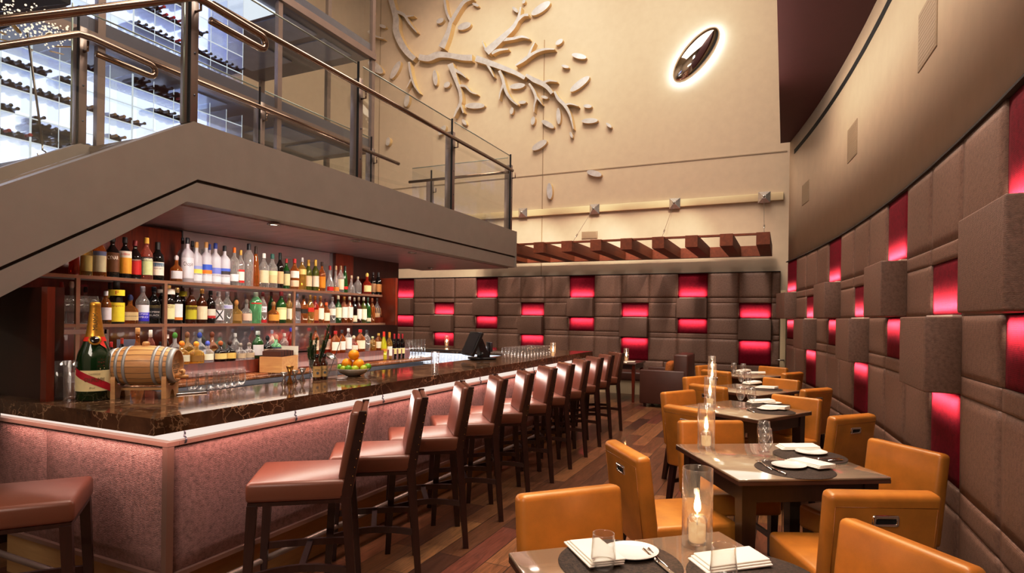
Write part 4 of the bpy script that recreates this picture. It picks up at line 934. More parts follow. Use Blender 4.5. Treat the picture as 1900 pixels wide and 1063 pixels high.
LOW = [
 (206, 634, 12, 'wine', 'dark', None, 'b01c20', 'dark bottle with bright red cap', {}),
 (226, 627, 11, 'wine', 'dark', None, 'a83018', 'dark bottle with red and cork top', {}),
 (255, 608, 20, 'decant', 'amber', None, 'b08048', 'amber decanter bottle', {}),
 (279, 612, 13, 'wine', 'pink', None, 'ece0d4', 'rose wine bottle with white cap', {}),
 (297, 634, 10, 'std', 'black', ['d8d4d8'], '14141a', 'small black bottle with white label', {}),
 (307, 614, 10, 'wine', 'dark', [('e0dcd8', .78, .9), ('b82424', .3, .5)], '141014', 'dark slim bottle with white neck band', {}),
 (324, 615, 20, 'squat', 'clear', ['d8d8c8'], '5a9a3c', 'clear tequila bottle with green ribbon', dict(back=1)),
 (337, 632, 25, 'squat', 'gold', ['c8c4b0'], 'e88a20', 'squat golden tequila bottle with orange stopper, left of the pair', dict(fr=1, sq=5)),
 (347, 614, 20, 'squat', 'gold', None, '8a5a38', 'golden tequila bottle behind the orange stoppers', dict(back=1)),
 (364, 633, 25, 'squat', 'gold', [('8a6420', .1, .36)], 'e8a030', 'squat golden tequila bottle with orange stopper, right of the pair', dict(fr=1, sq=5)),
 (370, 615, 19, 'squat', 'blue', ['d4d4dc'], '3a50b0', 'clear tequila bottle with blue band, behind', dict(back=1)),
 (385, 632, 19, 'squat', 'blue', ['e8e4d0'], '5060c0', 'clear tequila bottle with blue band, in front', dict(fr=1)),
 (393, 614, 19, 'squat', 'amber', ['d8b070'], '7a3a18', 'amber tequila bottle behind, with tan label', dict(back=1)),
 (409, 632, 20, 'squat', 'dark', ['e4c888'], 'a85a20', 'dark tequila bottle with brown stopper and cream label', dict(fr=1)),
 (426, 631, 20, 'squat', 'dark', ['dcb868'], '3a1c14', 'dark tequila bottle with black stopper and tan label', dict(fr=1)),
 (436, 618, 13, 'std', 'clear', None, 'c8c8c8', 'clear bottle half hidden behind the tequila', dict(back=1)),
 (446, 636, 17, 'squat', 'clear', ['b8a890'], '8a8078', 'clear tequila bottle with horseshoe label, left of the pair', dict(fr=1)),
 (462, 635, 17, 'squat', 'clear', ['b8a890'], '8a8078', 'clear tequila bottle with horseshoe label, right of the pair', dict(fr=1)),
 (478, 614, 18, 'std', 'green', ['dcd8dc'], 'c8d0cc', 'green gin bottle with red seal and white label', {}),
 (496, 622, 17, 'squat', 'black', [('e4d0c0', .16, .40)], '14141a', 'black gin bottle with pale diamond label', {}),
 (504, 612, 12, 'std', 'clear', None, '9090a0', 'clear bottle behind the black gin bottle', dict(back=1)),
 (512, 620, 18, 'squat', 'ltgreen', ['d8c0b0', ('40486a', .36, .44)], 'b88878', 'pale gin bottle with round label', {}),
 (527, 618, 13, 'std', 'clear', None, 'c0b8b0', 'clear bottle behind the menu box', dict(back=1)),
 (539, 608, 11, 'std', 'red', None, '3838b0', 'small red bottle with blue cap behind the menu box', dict(back=1)),
 (585, 606, 11, 'std', 'amber', ['e8d8c0'], '4a3020', 'amber bottle with cream label behind the rosemary', dict(back=1)),
 (607, 604, 11, 'std', 'red', ['e0d0c0'], '703028', 'red bottle half hidden behind the rosemary', dict(back=1)),
 (622, 614, 15, 'std', 'amber', ['f0e4d0'], 'c82a28', 'amber bourbon bottle with red cap and white label', {}),
 (634, 612, 12, 'std', 'amber', ['ece4dc'], '3a3a40', 'amber bottle with grey cap and white label', {}),
 (646, 609, 12, 'std', 'clear', [('f0e8e0', .14, .62)], 'e8e4e0', 'clear bottle with tall white figure label', {}),
 (656, 622, 14, 'squat', 'pink', ['ecdcc8'], 'c8b8a0', 'pinkish bottle with white label', {}),
 (668, 611, 16, 'std', 'amber', ['f0e0c4'], 'd02c24', 'bourbon bottle with red wax neck', {}),
 (680, 612, 12, 'std', 'clear', None, '4a4a50', 'clear bottle with dark stopper', {}),
 (691, 624, 12, 'std', 'gold', None, 'a8b088', 'greenish gold bottle', {}),
 (702, 618, 12, 'std', 'amber', ['f0e4cc'], 'd0b060', 'amber bottle with gold cap at the right end', {})]
BCTR = [
 (712, 615, 11, 'cone', 'lime', [('c88a28', .3, .4)], 'd83a24', 'tall yellow green liqueur bottle with red cap', {}),
 (722, 616, 10, 'wine', 'gold', ['f0ece4'], 'd89830', 'white wine bottle with white label', {}),
 (731, 619, 9, 'wine', 'black', [('d8c890', .2, .42)], 'a01c28', 'red wine bottle with red foil, left of three', {}),
 (739, 619, 9, 'wine', 'black', [('e4d49c', .2, .42)], 'a01c28', 'red wine bottle with red foil, middle of three', {}),
 (746, 619, 9, 'wine', 'black', [('e4d49c', .2, .42)], 'a01c28', 'red wine bottle with red foil, right of three', {})]
def do_row(rows, z, name, X0):
    for i, r in enumerate(rows):
        ex = r[8]; txt = ex.get('txt')
        if ex.get('two'): txt = [(s, a, w, h, 'f0f0f8') for s, a, w, h in ex['two']]
        X = X0-(.11 if ex.get('back') else 0)+(.04 if ex.get('fr') else 0)
        lb = r[5]
        if ex.get('two'): lb = [lb[1], lb[0]]
        bottle(r[0], r[1], r[2], r[3], r[4], lb, r[6], z, r[7], name, i+1, X, txt, {ZS1: 520, ZS2: 598}.get(z, 655), ex.get('sq'))
do_row(TOP, ZS1, R1, XS); do_row(MID, ZS2, R2, XS); do_row(LOW, ZS3, R3, XS+.02); do_row(BCTR, 1.003, 'the granite counter', -4.12)
# carafes behind the balloon glasses
for px, top, w, cap, lab in ((113, 523, 18, 'a02818', 'dark decanter with red stopper behind the balloon glasses'), (132, 522, 22, 'c8b8a8', 'clear carafe with flared neck behind the balloon glasses'), (158, 532, 18, '14141a', 'clear carafe with black stopper behind the balloon glasses')):
    p = at(px, 600, 0, -4.36); p.z = ZS2; dep = (p-CAM).dot(FW); H = ((CYP+(px-950)*math.tan(ROLL))-(ZS2-HC)*FPX/dep-top)*dep/FPX; R = w*dep/FPX/2
    t = thing('carafe', lab, 'carafe', p); MB().lathe([(r*R, z*H) for r, z in PROF['decant'][0]], 20).obj('glass_body', K['cutglass'], t)
    MB().lathe([(.3*R, .84*H), (.42*R, .9*H), (.3*R, H), (0, H)], 14).obj('stopper', paper(cap), t)
# ================================================================ THINGS ON THE BAR
def on(px, py, z): p = at(px, py, 2, z); p.z = z; return p
def wrapf(R, z0, a0=0, rf=None):
    def f(x, y):
        r = rf(z0+y) if rf else R
        a = a0+x/r; return Vector((r*math.cos(a), r*math.sin(a), z0+y))
    return f
# champagne bottle
p = on(174.5, 741, BZ); R, H = .077, .49
cprof = [(0, .004), (.9, 0), (1, .012), (1, .38), (.96, .44), (.86, .50), (.70, .56), (.56, .62), (.47, .68), (.41, .76), (.35, .84), (.30, .92), (.30, .93)]
def crad(z):
    f = z/H
    for (r0, z0), (r1, z1) in zip(cprof[1:], cprof[2:]):
        if z0 <= f <= z1: return (r0+(r1-r0)*(f-z0)/max(1e-6, z1-z0))*R
    return .3*R
t = thing('champagne_bottle', 'oversized green champagne bottle with gold foil neck and red sash label', 'bottle', p, math.radians(-30))
MB().lathe([(r*R, z*H) for r, z in cprof[:9]], 40).obj('glass_body', BG['green'] if 0 else M('deep_green_glass', rgb(18, 46, 20), .05, var=.3, coat=.6), t)
fo = MB().lathe([(crad(z*H)*1.03, z*H) for z in (.62, .66, .70, .76, .82, .88, .92)]+[(.31*R, .93*H), (.29*R, .945*H), (.31*R, .96*H), (.30*R, .99*H), (.2*R, H), (0, H)], 32).obj('foil', K['gold'], t)
def band(za, zb, a0, a1, name, m, par, k=1.02, skew=0, n=28):
    vs = []
    for i in range(n+1):
        a = a0+(a1-a0)*i/n
        for z in (za, zb): zz = z*H+skew*(i/n-.5)*H; r = crad(zz)*k; vs.append((r*math.cos(a), r*math.sin(a), zz))
    return MB().add(vs, [(2*i, 2*i+2, 2*i+3, 2*i+1) for i in range(n)], 0, True).obj(name, m, par)
lb = band(.10, .31, -1.5, 1.5, 'label', paper('eadfae'), t)
sash = band(.165, .242, -1.25, 1.25, 'sash', paper('b8182c'), lb, 1.03, -.20); sash['label'] = 'red diagonal sash'
lettering('CHAMPAGNE', .05, .010, paper('a09060'), lb, wrapf(R*1.04, .272*H))
lettering('GH.MUMM', .085, .020, paper('6a4a1c'), lb, wrapf(R*1.05, .216*H))
lettering('Brut', .024, .009, paper('8a7a50'), lb, wrapf(R*1.04, .135*H, -.1), font_shear=.3)
col = MB(); n = 32
for i in range(1):
    vs = []
    for i in range(n+1):
        a = -PI+2*PI*i/n
        for z in (.60, .645): r = crad(z*H)*1.05; vs.append((r*math.cos(a), r*math.sin(a), z*H))
    col.add(vs, [(2*i, 2*i+2, 2*i+3, 2*i+1) for i in range(n)], 0, True)
col.add([(crad(.6*H)*1.06*math.cos(.2), crad(.6*H)*1.06*math.sin(.2), .60*H), (crad(.6*H)*1.06*math.cos(.8), crad(.6*H)*1.06*math.sin(.8), .60*H), (crad(.51*H)*1.04*math.cos(.85), crad(.51*H)*1.04*math.sin(.85), .525*H), (crad(.56*H)*1.05*math.cos(.45), crad(.56*H)*1.05*math.sin(.45), .565*H)], [(0, 1, 2, 3)])
cb = col.obj('collar_ribbon', paper('e0301c'), t); cb['label'] = 'red ribbon collar'
b = MB(); Tm = Matrix.Translation((crad(.615*H)*1.02, 0, .612*H)) @ Matrix.Rotation(PI/2-.5, 4, 'Y')
b.lathe([(.0, .006), (.020, .006), (.021, .004), (.0265, .004), (.0275, 0)], 28, T=Tm, mis=[1, 0, 0, 0]); b.obj('seal', [K['gold'], BG['dark']], cb)
def neckf(x, y):
    zz = .80*H+x; r = crad(zz)*1.06; a = -y/r; return Vector((r*math.cos(a), r*math.sin(a), zz))
lettering('MUMM', .085, .020, paper('3a2c1c'), fo, neckf)
# oak cask on a cradle
c0 = on(217, 738, BZ); c1 = on(312, 737, BZ); c = (c0+c1)/2; ax = math.atan2(c1.y-c0.y, c1.x-c0.x)
t = thing('oak_cask', 'small oak whiskey cask with grey hoops on a pale wooden cradle', 'barrel', (c.x-.01, c.y+.02, BZ), ax)
L, RH, RB, ZA = .31, .083, .104, .165
def br(x): return RB-(RB-RH)*(2*x/L)**2
RYX = Matrix.Translation((0, 0, ZA)) @ Matrix.Rotation(PI/2, 4, 'Y')
body = MB().lathe([(0, -L/2+.012), (RH-.01, -L/2+.012), (RH-.006, -L/2)]+[(br(-L/2+L*i/14), -L/2+L*i/14) for i in range(15)]+[(RH-.006, L/2), (RH-.01, L/2-.012), (0, L/2-.012)], 40, T=RYX).obj('staves', K['barrel'], t)
for x0, x1 in ((-.155, -.128), (-.112, -.097), (-.075, -.060), (.060, .075), (.097, .112), (.128, .155)):
    MB().lathe([(br(x0)+.0005, x0), (br(x0)+.0025, x0), (br(x1)+.0025, x1), (br(x1)+.0005, x1)], 40, T=RYX).obj('hoop', K['hoop'], t)
b = MB()
for i in range(20):
    a = 2*PI*i/20; P = [(x, (br(x)+.0006)*math.cos(a), ZA+(br(x)+.0006)*math.sin(a)) for x in [(-L/2+L*k/10) for k in range(11)]]
    b.tube(P, .0007, 4)
b.obj('stave_seams', K['stool_dark'], t)
MB().lathe([(.014, 0), (.018, .008), (.018, .016), (.012, .024), (0, .025)], 14, T=Matrix.Translation((0, 0, ZA+RB-.004))).obj('bung', K['box_wood'], t)
b = MB(); b.tube([(L/2-.01, 0, ZA-.055), (L/2+.05, 0, ZA-.06)], [.013, .009], 10); b.tube([(L/2+.025, 0, ZA-.06), (L/2+.025, .0, ZA-.025)], [.008, .012], 8); b.tube([(L/2+.02, -.022, ZA-.028), (L/2+.02, .022, ZA-.028)], .008, 8); b.obj('spigot', K['box_wood'], t)
hx = L/2-.010
lettering('OLD', .040, .016, paper('4a2e1c'), body, lambda x, y: Vector((hx, x, ZA+.022+y)))
lettering('FORESTER', .105, .026, paper('4a2e1c'), body, lambda x, y: Vector((hx, x, ZA-.005+y)))
b = MB()
for z, w in ((-.026, .07), (-.036, .045)): b.box((hx, 0, ZA+z), (.001, w, .003))
b.obj('printed_lines', paper('4a2e1c'), body)
for sx in (-1, 1):
    poly = [(-.085, 0), (-.03, 0), (-.02, .03), (0, .042), (.02, .03), (.03, 0), (.085, 0), (.088, .10)]+[(.088*math.cos(PI*k/12), .135-.085*math.sin(PI*k/12)*.9) for k in range(1, 12)]+[(-.088, .10)]
    MB().prism(poly, -.011, .011, T=Matrix.Translation((sx*.118, 0, 0)) @ MYZ).obj('cradle_end', K['box_wood'], t)
MB().box((0, 0, .045), (.22, .05, .012)).obj('cradle_board', K['box_wood'], t)
# jiggers
def jigger(px, py, h, m, lab):
    p = on(px, py, BZ); t = thing('jigger', lab, 'jigger', p, 0, 'jiggers on the bar'); r = min(h*.33, .024)
    MB().lathe([(r*.8, 0), (r*.83, .002), (r*.25, h*.42), (r*.25, h*.48), (r, h), (r*.95, h), (r*.2, h*.55), (0, h*.53)], 20).obj('double_cone', m, t)
jigger(527, 713, .075, K['steel'], 'steel jigger at the left of the four'); jigger(537.5, 712, .112, K['copper'], 'taller brass jigger between steel ones'); jigger(547, 710, .080, K['steel'], 'steel jigger right beside the brass one'); jigger(561, 707, .085, K['steel'], 'steel jigger at the right of the four')
# bitters, rosemary, mixing glass
for px, py, lab in ((587.5, 705, 'small brown bitters bottle with tan label, left of the pair'), (601, 703.5, 'small brown bitters bottle with tan label, right of the pair')):
    p = on(px, py, BZ); t = thing('bitters_bottle', lab, 'bottle', p, -.6, 'bitters bottles'); r, h = .0265, .175
    MB().lathe([(0, .003), (.9*r, 0), (r, .006), (r, .60*h), (.8*r, .68*h), (.45*r, .76*h), (.4*r, .93*h), (0, .93*h)], 20).obj('glass_body', BG['brown'], t)
    MB().lathe([(.5*r, .88*h), (.52*r, h), (0, h)], 14).obj('cap', BG['black'], t)
    vs = [(1.02*r*math.cos(-1.3+2.6*k/12), 1.02*r*math.sin(-1.3+2.6*k/12), z) for z in (.12*h, .54*h) for k in range(13)]
    l = MB().add(vs, [(k, k+1, 14+k, 13+k) for k in range(12)], 0, True).obj('label', paper('d8b878'), t)
    lettering('BITTERS', .034, .009, paper('3c4450'), l, wrapf(r*1.05, .40*h)); MB().lathe([(0, 0), (.009, 0)], 16, T=Matrix.Translation((r*1.06, 0, .28*h)) @ Matrix.Rotation(PI/2, 4, 'Y')).obj('medallion', paper('5a6470'), l)
p = on(579, 703, BZ)+Vector((-.03, .05, 0)); t = thing('rosemary_glass', 'glass holding tall green rosemary sprigs on the bar', 'herb glass', p)
MB().lathe([(0, .006), (.03, .006), (.034, .13), (.036, .13), (.032, 0), (0, 0)], 20).obj('glass', K['glassw'], t)
rn = random.Random(5)
for i, (dx, dy, h) in enumerate(((-.035, .0, .30), (-.015, -.02, .25), (-.03, .02, .22), (.0, .01, .27), (.065, .04, .36), (.075, .03, .30), (.05, .02, .25), (-.05, .0, .2))):
    b = MB(); P = [Vector((dx*.2*1, dy*.2, .02)), Vector((dx*.7, dy*.7, h*.5)), Vector((dx*1.05, dy, h*.8)), Vector((dx*1.2+.01, dy, h))]
    Q = [Vector(q) for q in smooth_line([tuple(q) for q in P], 8)]; b.tube(Q, .0018, 5)
    for q in Q[5:]:
        for _ in range(15):
            a = rn.uniform(0, 2*PI); ln = rn.uniform(.018, .030); d = Vector((math.cos(a)*.8, math.sin(a)*.8, .75)).normalized()*ln; s = d.cross(Vector((0, 0, 1))).normalized()*.0024
            q0 = q+Vector((0, 0, rn.uniform(-.008, .008))); b.add([q0-s, q0+s, q0+d], [(0, 1, 2)])
    b.obj('rosemary_sprig', K['herb'], t)
p = on(614, 703, BZ); t = thing('mixing_glass', 'cut crystal mixing glass with strainer and bar spoon', 'mixing glass', p)
MB().lathe([(0, .012), (.038, .012), (.043, .14), (.046, .14), (.042, 0), (0, 0)], 16, smooth=False).obj('glass', K['cutglass'], t)
b = MB(); b.lathe([(.0, .004), (.036, .012), (.040, .02)], 18, T=Matrix.Translation((-.015, 0, .145)) @ Matrix.Rotation(.6, 4, 'Y')); b.bar((.0, 0, .15), (.03, 0, .14), (.012, .01)); b.obj('strainer', K['steel'], t)
MB().tube([(-.02, 0, .03), (.085, .01, .30)], .0025, 6).obj('bar_spoon', K['steeldark'], t)
p = on(633, 703, BZ); t = thing('glass_coaster', 'small clear crystal dish beside the fruit bowl', 'dish', p); MB().lathe([(0, .004), (.03, .004), (.042, .016), (.045, .016), (.034, 0), (0, 0)], 12, smooth=False).obj('dish', K['cutglass'], t)
# fruit bowl with its fruit
p = on(655, 697, BZ); zb = BZ; dep = (p-CAM).dot(FW)
t = thing('fruit_bowl', 'shallow grey bowl of oranges and limes on the bar', 'bowl', p); MB().lathe([(0, .012), (.04, .012), (.09, .03), (.116, .055), (.119, .055), (.095, .024), (.055, .004), (.05, 0), (0, 0)], 36).obj('bowl_shell', K['bowl'], t)
def fruit(dx, dz, r, m, name, lab, dpt=0):
    q = p+RT*(dx*dep/FPX)+FW*dpt; q.z = BZ+dz
    o = MB().ball((0, 0, 0), r, 18, 12, 0, (1, 1, .96)).obj(name, m); o.location = q; tag(o, lab, name, 'oranges in the bowl' if name == 'orange' else 'limes in the bowl')
    MB().lathe([(0, .003), (.005, .001), (.006, -.002)], 8, T=Matrix.Translation((0, 0, r*.95))).obj('stem_end', K['herb'], o)
fruit(1, .152, .040, K['orangefruit'], 'orange', 'orange on top of the fruit pile'); fruit(-11, .088, .040, K['orangefruit'], 'orange', 'lower left orange in the fruit bowl', .0); fruit(10, .086, .041, K['orangefruit'], 'orange', 'lower right orange in the fruit bowl')
fruit(-24, .060, .026, K['lime'], 'lime', 'dark lime at the left of the fruit bowl', -.01); fruit(-4, .058, .026, K['lime'], 'lime', 'dark lime at the front of the fruit bowl', -.065); fruit(8, .056, .026, K['lime2'], 'lime', 'pale lime at the front of the fruit bowl', -.065)
fruit(21.5, .057, .026, K['lime2'], 'lime', 'pale lime at the right of the fruit bowl', -.03); fruit(25, .064, .027, K['lime'], 'lime', 'dark lime at the back right of the fruit bowl', .035); fruit(-14, .054, .024, K['lime2'], 'lime', 'small pale lime between the two dark front limes', -.055)
# glasses: prototypes
def tumbler(name, lab, cat, r, h, belly=1.12, m='glassw'):
    t = thing(name, lab, cat)
    MB().lathe([(0, .008), (r*.75, .009), (r*belly*.97, h*.38), (r*.96, h*.97), (r*.98, h), (r, h), (r*1.0, h*.97), (r*belly, h*.38), (r*.8, 0), (0, 0)], 24).obj('glass_wall', K[m], t); return t
g0 = tumbler('stemless_glass', 'clear stemless glass', 'glass', .031, .098)
for i, (px, py) in enumerate(((357, 724), (374, 725), (392, 722.5), (406, 720.5), (419, 719), (432, 717), (445, 714.5))):
    place(g0, on(px, py, BZ), 0, f'clear stemless glass on the inner bar edge, {nth(i+1)} from the cask', 'stemless glasses by the cask')
p = on(342, 730, BZ); t = thing('bar_mat', 'flat steel drip tray on the bar beside the cask', 'tray', p, 1.25)
MB().rbox((0, 0, .004), (.20, .10, .008), .003).obj('tray', K['steel'], t); MB().rbox((0, 0, .0085), (.18, .085, .002), .001).obj('rubber_mat', K['black'], t)
n = 0
for j in range(9):
    for i in range(4):
        n += 1; place(g0, (-2.93+.085*i, 6.12+.095*j, BZ), 0, f'clear glass in the ranks near the far bar end, row {j+1}, {nth(i+1)} from inner edge', 'ranked glasses on the bar')
hb = thing('highball_glass', 'tall clear glass', 'glass'); MB().lathe([(0, .014), (.026, .014), (.030, .17), (.0325, .17), (.030, 0), (0, 0)], 20).obj('glass_wall', K['glassw'], hb)
place(hb, on(807, 693, BZ), 0, 'single tall clear glass standing on the bar top')
for i, (px, py, s) in enumerate(((110, 742, 1.2), (134, 742, 1.2))):
    q = on(px, py, BZ); place(hb, q, 0, f'tall cut glass tumbler behind the champagne bottle, {nth(i+1)} from the left', 'tall cut glasses', (s, s, 1.15))
for i in range(6):
    q = at(757+5.6*i, 640, 0, -4.28); q.z = 1.003; q.y = 5.98+.035*i*2.2 if 0 else q.y
    place(hb, q, 0, f'tall clear glass at the right end of the granite counter, {nth(i+1)} from the left', 'tall glasses on the granite', (.9, .9, 1.2))
t = thing('glass_shelf', 'lit steel shelf of glasses at the far side of the bar', 'shelf', (-4.0, 6.9, .86))
MB().span(-.9, .9, -.17, .2, -.03, 0).obj('shelf_board', K['steel'], t); MB().span(-.9, .9, .17, .19, 0, .13).obj('light_strip', K['glow'], t); MB().span(-.95, .95, -.02, .2, .17, .195).obj('top_board', K['steel'], t)
for i in range(16): place(g0, (-4.82+.107*i, 6.79, .86), 0, f'clear glass on the lit steel shelf, {nth(i+1)} from the left', 'glasses on the lit shelf', (1.1, 1.1, 1.35))
# balloon wine glasses and the metal frame at the left end
bg = thing('balloon_glass', 'large balloon wine glass', 'glass'); MB().lathe([(0, .004), (.032, .003), (.030, .006), (.005, .012), (.004, .075), (.02, .085), (.046, .115), (.050, .14), (.040, .185), (.042, .185), (.052, .14), (.048, .112), (.02, .08), (.0, .078)], 24).obj('bowl_and_stem', K['glassw'], bg)
for i, (px, back) in enumerate(((92, 0), (104, 1), (117, 0), (129, 1), (141, 0), (154, 1), (167, 0), (178, 1))):
    q = at(px, 605, 0, XS+.03-.11*back); q.z = ZS2; place(bg, q, 0, f'large balloon wine glass on the middle shelf, {nth(i+1)} from the left', 'balloon glasses')
a0 = at(88, 612, 0, -4.0); a1 = at(196, 612, 0, -4.0); t = thing('glass_rack', 'open brushed metal frame under the balloon glasses', 'rack', (-4.0, (a0.y+a1.y)/2, 1.003)); hw = (a1.y-a0.y)/2; zh = a0.z-1.003
b = MB()
for y in (-hw, hw): b.span(-.0, .012, y-.014, y+.014, 0, zh); 
b.span(-.0, .012, -hw, hw, zh-.028, zh); b.obj('front_frame', K['steel'], t)
for y in (-hw, hw): MB().span(-.20, 0, y-.006, y+.006, zh-.02, zh).obj('side_rail', K['steel'], t)
# menu box, stirrer box, card
p = at(556, 650, 0, -3.93); t = thing('menu_box', 'pale pine box filled with brown drink menus on the back counter', 'box', (p.x-.02, p.y-.06, 1.003), .35)
w, d_, h = .30, .20, .135; b = MB(); b.span(-.01, 0, -w/2-.05, w/2-.05, 0, h); b.span(-d_, -d_+.01, -w/2-.05, w/2-.05, 0, h); b.span(-d_+.01, -.01, -w/2-.05, -w/2-.04, 0, h); b.span(-d_+.01, -.01, w/2-.06, w/2-.05, 0, h); b.span(-d_+.01, -.01, -w/2-.04, w/2-.06, 0, .01)
b.obj('pine_tray', K['box_wood'], t)
for i in range(14): MB().span(-d_+.015, -.02, -w/2-.03+i*.0175, -w/2-.022+i*.0175, .012, .19-.0015*abs(i-6)).obj('menu_card', paper(('5a3020', '43241a', '6a3a28')[i % 3]), t)
m_ = MB().span(-d_+.0, .0, w/2-.045, w/2-.042, .01, .215).obj('menu_card', paper('e8e0d4'), t); m_['label'] = 'white menu sheet'
p = at(710, 598, 0, XS+.02); t = thing('stirrer_box', 'small orange wooden box of stirrers at the right end of the middle shelf', 'box', (p.x, 5.38, ZS2), 0)
MB().span(-.05, .05, -.045, .045, 0, .065).obj('box_body', K['mahog'], t)
for i in range(9): MB().bar((-.03+.02*(i % 3), -.03+.012*i, .06), (-.04+.02*(i % 3), -.045+.012*i, .17), (.004, .006)).obj('stirrer', K['box_wood'], t)
p = at(237, 650, 0, XS-.1); t = thing('framed_card', 'small grey framed card leaning behind the cask', 'card', (p.x, p.y, ZS3), -.5); b = MB(); b.bar((0, 0, 0), (-.04, 0, .19), (.012, .13)); b.obj('card', paper('6a6c80'), t); MB().bar((.004, .07, 0), (-.036, .07, .19), (.014, .012)).obj('frame_edge', K['mahogd'], t)
# till terminal
p = on(884, 667, BZ); t = thing('till_terminal', 'black touch screen till on the inner edge of the bar', 'till', (p.x, p.y, BZ), .85)
MB().rbox((.06, 0, .012), (.24, .22, .024), .008).obj('base', K['black'], t); MB().bar((.08, 0, .02), (.02, 0, .22), (.10, .12), (.05, .10)).obj('stand', K['black'], t)
Ts = Matrix.Translation((-.05, 0, .165)) @ Matrix.Rotation(.42, 4, 'Y')
s = MB().rbox((0, 0, 0), (.035, .34, .26), .008, T=Ts).obj('screen', K['black'], t); MB().box((-.019, 0, 0), (.002, .30, .22), T=Ts).obj('glass_face', K['steeldark'], s)
MB().rbox((.15, .02, .13), (.03, .13, .10), .006).obj('customer_display', K['steeldark'], t); MB().bar((.14, .02, .02), (.15, .02, .09), (.02, .03)).obj('display_neck', K['black'], t)
MB().ball((.02, -.11, .06), .022, 10, 6).obj('card_reader', K['black'], t)
# ================================================================ CANDLES
def candle_proto():
    t = thing('candle_lamp', 'glass cylinder oil candle', 'candle')
    MB().lathe([(.0465, .0), (.05, .0), (.05, .262), (.047, .262), (.0465, .0)], 32).obj('glass_cylinder', K['glassw'], t)
    c = MB().lathe([(0, .012), (.026, .012), (.031, .03), (.031, .085), (.022, .10), (.010, .104), (.010, .108), (.024, .103), (.033, .088), (.033, .028), (.028, .006), (0, .006)], 24).obj('oil_cup', K['glassw'], t)
    MB().lathe([(0, .016), (.027, .016), (.029, .07), (0, .07)], 20).obj('lamp_oil', K['oil_glow'], c)
    MB().tube([(0, 0, .03), (0, 0, .118)], .003, 6).obj('wick', K['white'], c)
    MB().lathe([(0, .112), (.008, .118), (.0115, .13), (.009, .15), (.003, .172), (0, .18)], 12).obj('flame', K['flame'], t); return t
cl0 = candle_proto()
def candle(p, lab, s=1.0, e=2.2):
    o = place(cl0, p, 0, lab, 'glass candle lamps', (s, s, s)); point('candle_glow', (p[0], p[1], p[2]+.15*s), e, (1, .55, .25), .012)
TZ = .74
candle(on(1293, 1012, TZ), 'glass candle lamp on the nearest table', 1.0, 2.5); candle(on(1310, 831, TZ), 'glass candle lamp on the second table', 1.0, 2.5)
candle(on(1317, 754, TZ), 'glass candle lamp on the middle table'); candle(on(1321, 716, TZ), 'glass candle lamp on the fourth table'); candle(on(1321, 695, TZ), 'glass candle lamp on the farthest table of the row')
candle(on(1026, 662, BZ), 'small glass candle on the far end of the bar', .62, 1.2); candle((-4.55, 7.5, BZ), 'small glass candle on the far cross leg of the bar', .62, 1.2)
# ================================================================ BAR STOOLS
def stool_proto():
    t = thing('bar_stool', 'stool', 'bar stool')
    MB().rbox((0, .01, .678), (.43, .45, .095), .022, 3, fn=lambda p: Vector((p.x, p.y, p.z+(.012*(1-(p.x/.215)**2)*(1-(p.y/.225)**2) if p.z > 0 else 0)))).obj('seat', K['stool'], t)
    MB().span(-.205, .205, -.2, .225, .615, .632).obj('seat_frame', K['stool_dark'], t)
    bk = Matrix.Translation((0, -.205, .715)) @ Matrix.Rotation(.17, 4, 'X')
    MB().rbox((0, .012, .165), (.395, .05, .33), .018, 3, T=bk, fn=lambda p: Vector((p.x, p.y-.018*(1-(p.x/.2)**2), p.z))).obj('backrest', K['stool'], t)
    MB().rbox((0, -.027, .115), (.39, .03, .44), .012, 3, T=bk, fn=lambda p: Vector((p.x, p.y-.018*(1-(p.x/.2)**2), p.z))).obj('rear_pad', K['stool'], t)
    for s in (-1, 1):
        b = MB(); b.bar((s*.205, -.262, 0), (s*.198, -.212, .64), (.032, .034), (.036, .046)); b.bar((s*.198, -.212, .64), (s*.198, -.285, 1.045), (.034, .05), (.03, .035))
        lg = b.obj('leg', K['stool_dark'], t)
        for k in range(9): f = k/8; MB().ball((s*.214, -.235-.062*f, .70+.33*f), .003, 6, 4).obj('nail', K['copper'], lg)
        MB().bar((s*.2, .235, 0), (s*.192, .205, .62), (.030, .032), (.042, .042)).obj('leg', K['stool_dark'], t)
        P = [(s*(.20-.035*math.sin(PI*k/8)), -.25+.475*k/8, .285+.02*math.sin(PI*k/8)) for k in range(9)]
        b = MB(); vs = []
        for x, y, z in P: vs += [(x-.009, y, z-.017), (x+.009, y, z-.017), (x+.009, y, z+.017), (x-.009, y, z+.017)]
        fs = [(4*i+k, 4*i+(k+1) % 4, 4*i+4+(k+1) % 4, 4*i+4+k) for i in range(8) for k in range(4)]
        b.add(vs, fs); b.obj('stretcher', K['stool_dark'], t)
    MB().bar((-.165, -.01, .305), (.165, .01, .305), (.02, .03)).obj('cross_bar', K['stool_dark'], t) if 0 else MB().box((0, -.01, .303), (.33, .03, .02)).obj('cross_bar', K['stool_dark'], t)
    return t
st0 = stool_proto(); RS = math.atan2(.8, -.6)
for n in range(1, 12):
    lab = {1: 'brown leather bar stool nearest on the long side, seat fully in view', 11: 'brown leather bar stool at the far end of the bar row'}.get(n, f'brown leather bar stool along the bar, {nth(n)} from the near end')
    place(st0, (-2.195-.015*(n-3), 3.343+.557*(n-3), 0), RS+(.03*math.sin(n*2.3) if n > 2 else 0), lab, 'bar stools along the bar')
place(st0, (-2.955, 1.385, 0), math.atan2(-.62, .78), 'brown leather bar stool at the short end of the bar, cut by the frame', 'bar stools along the bar')
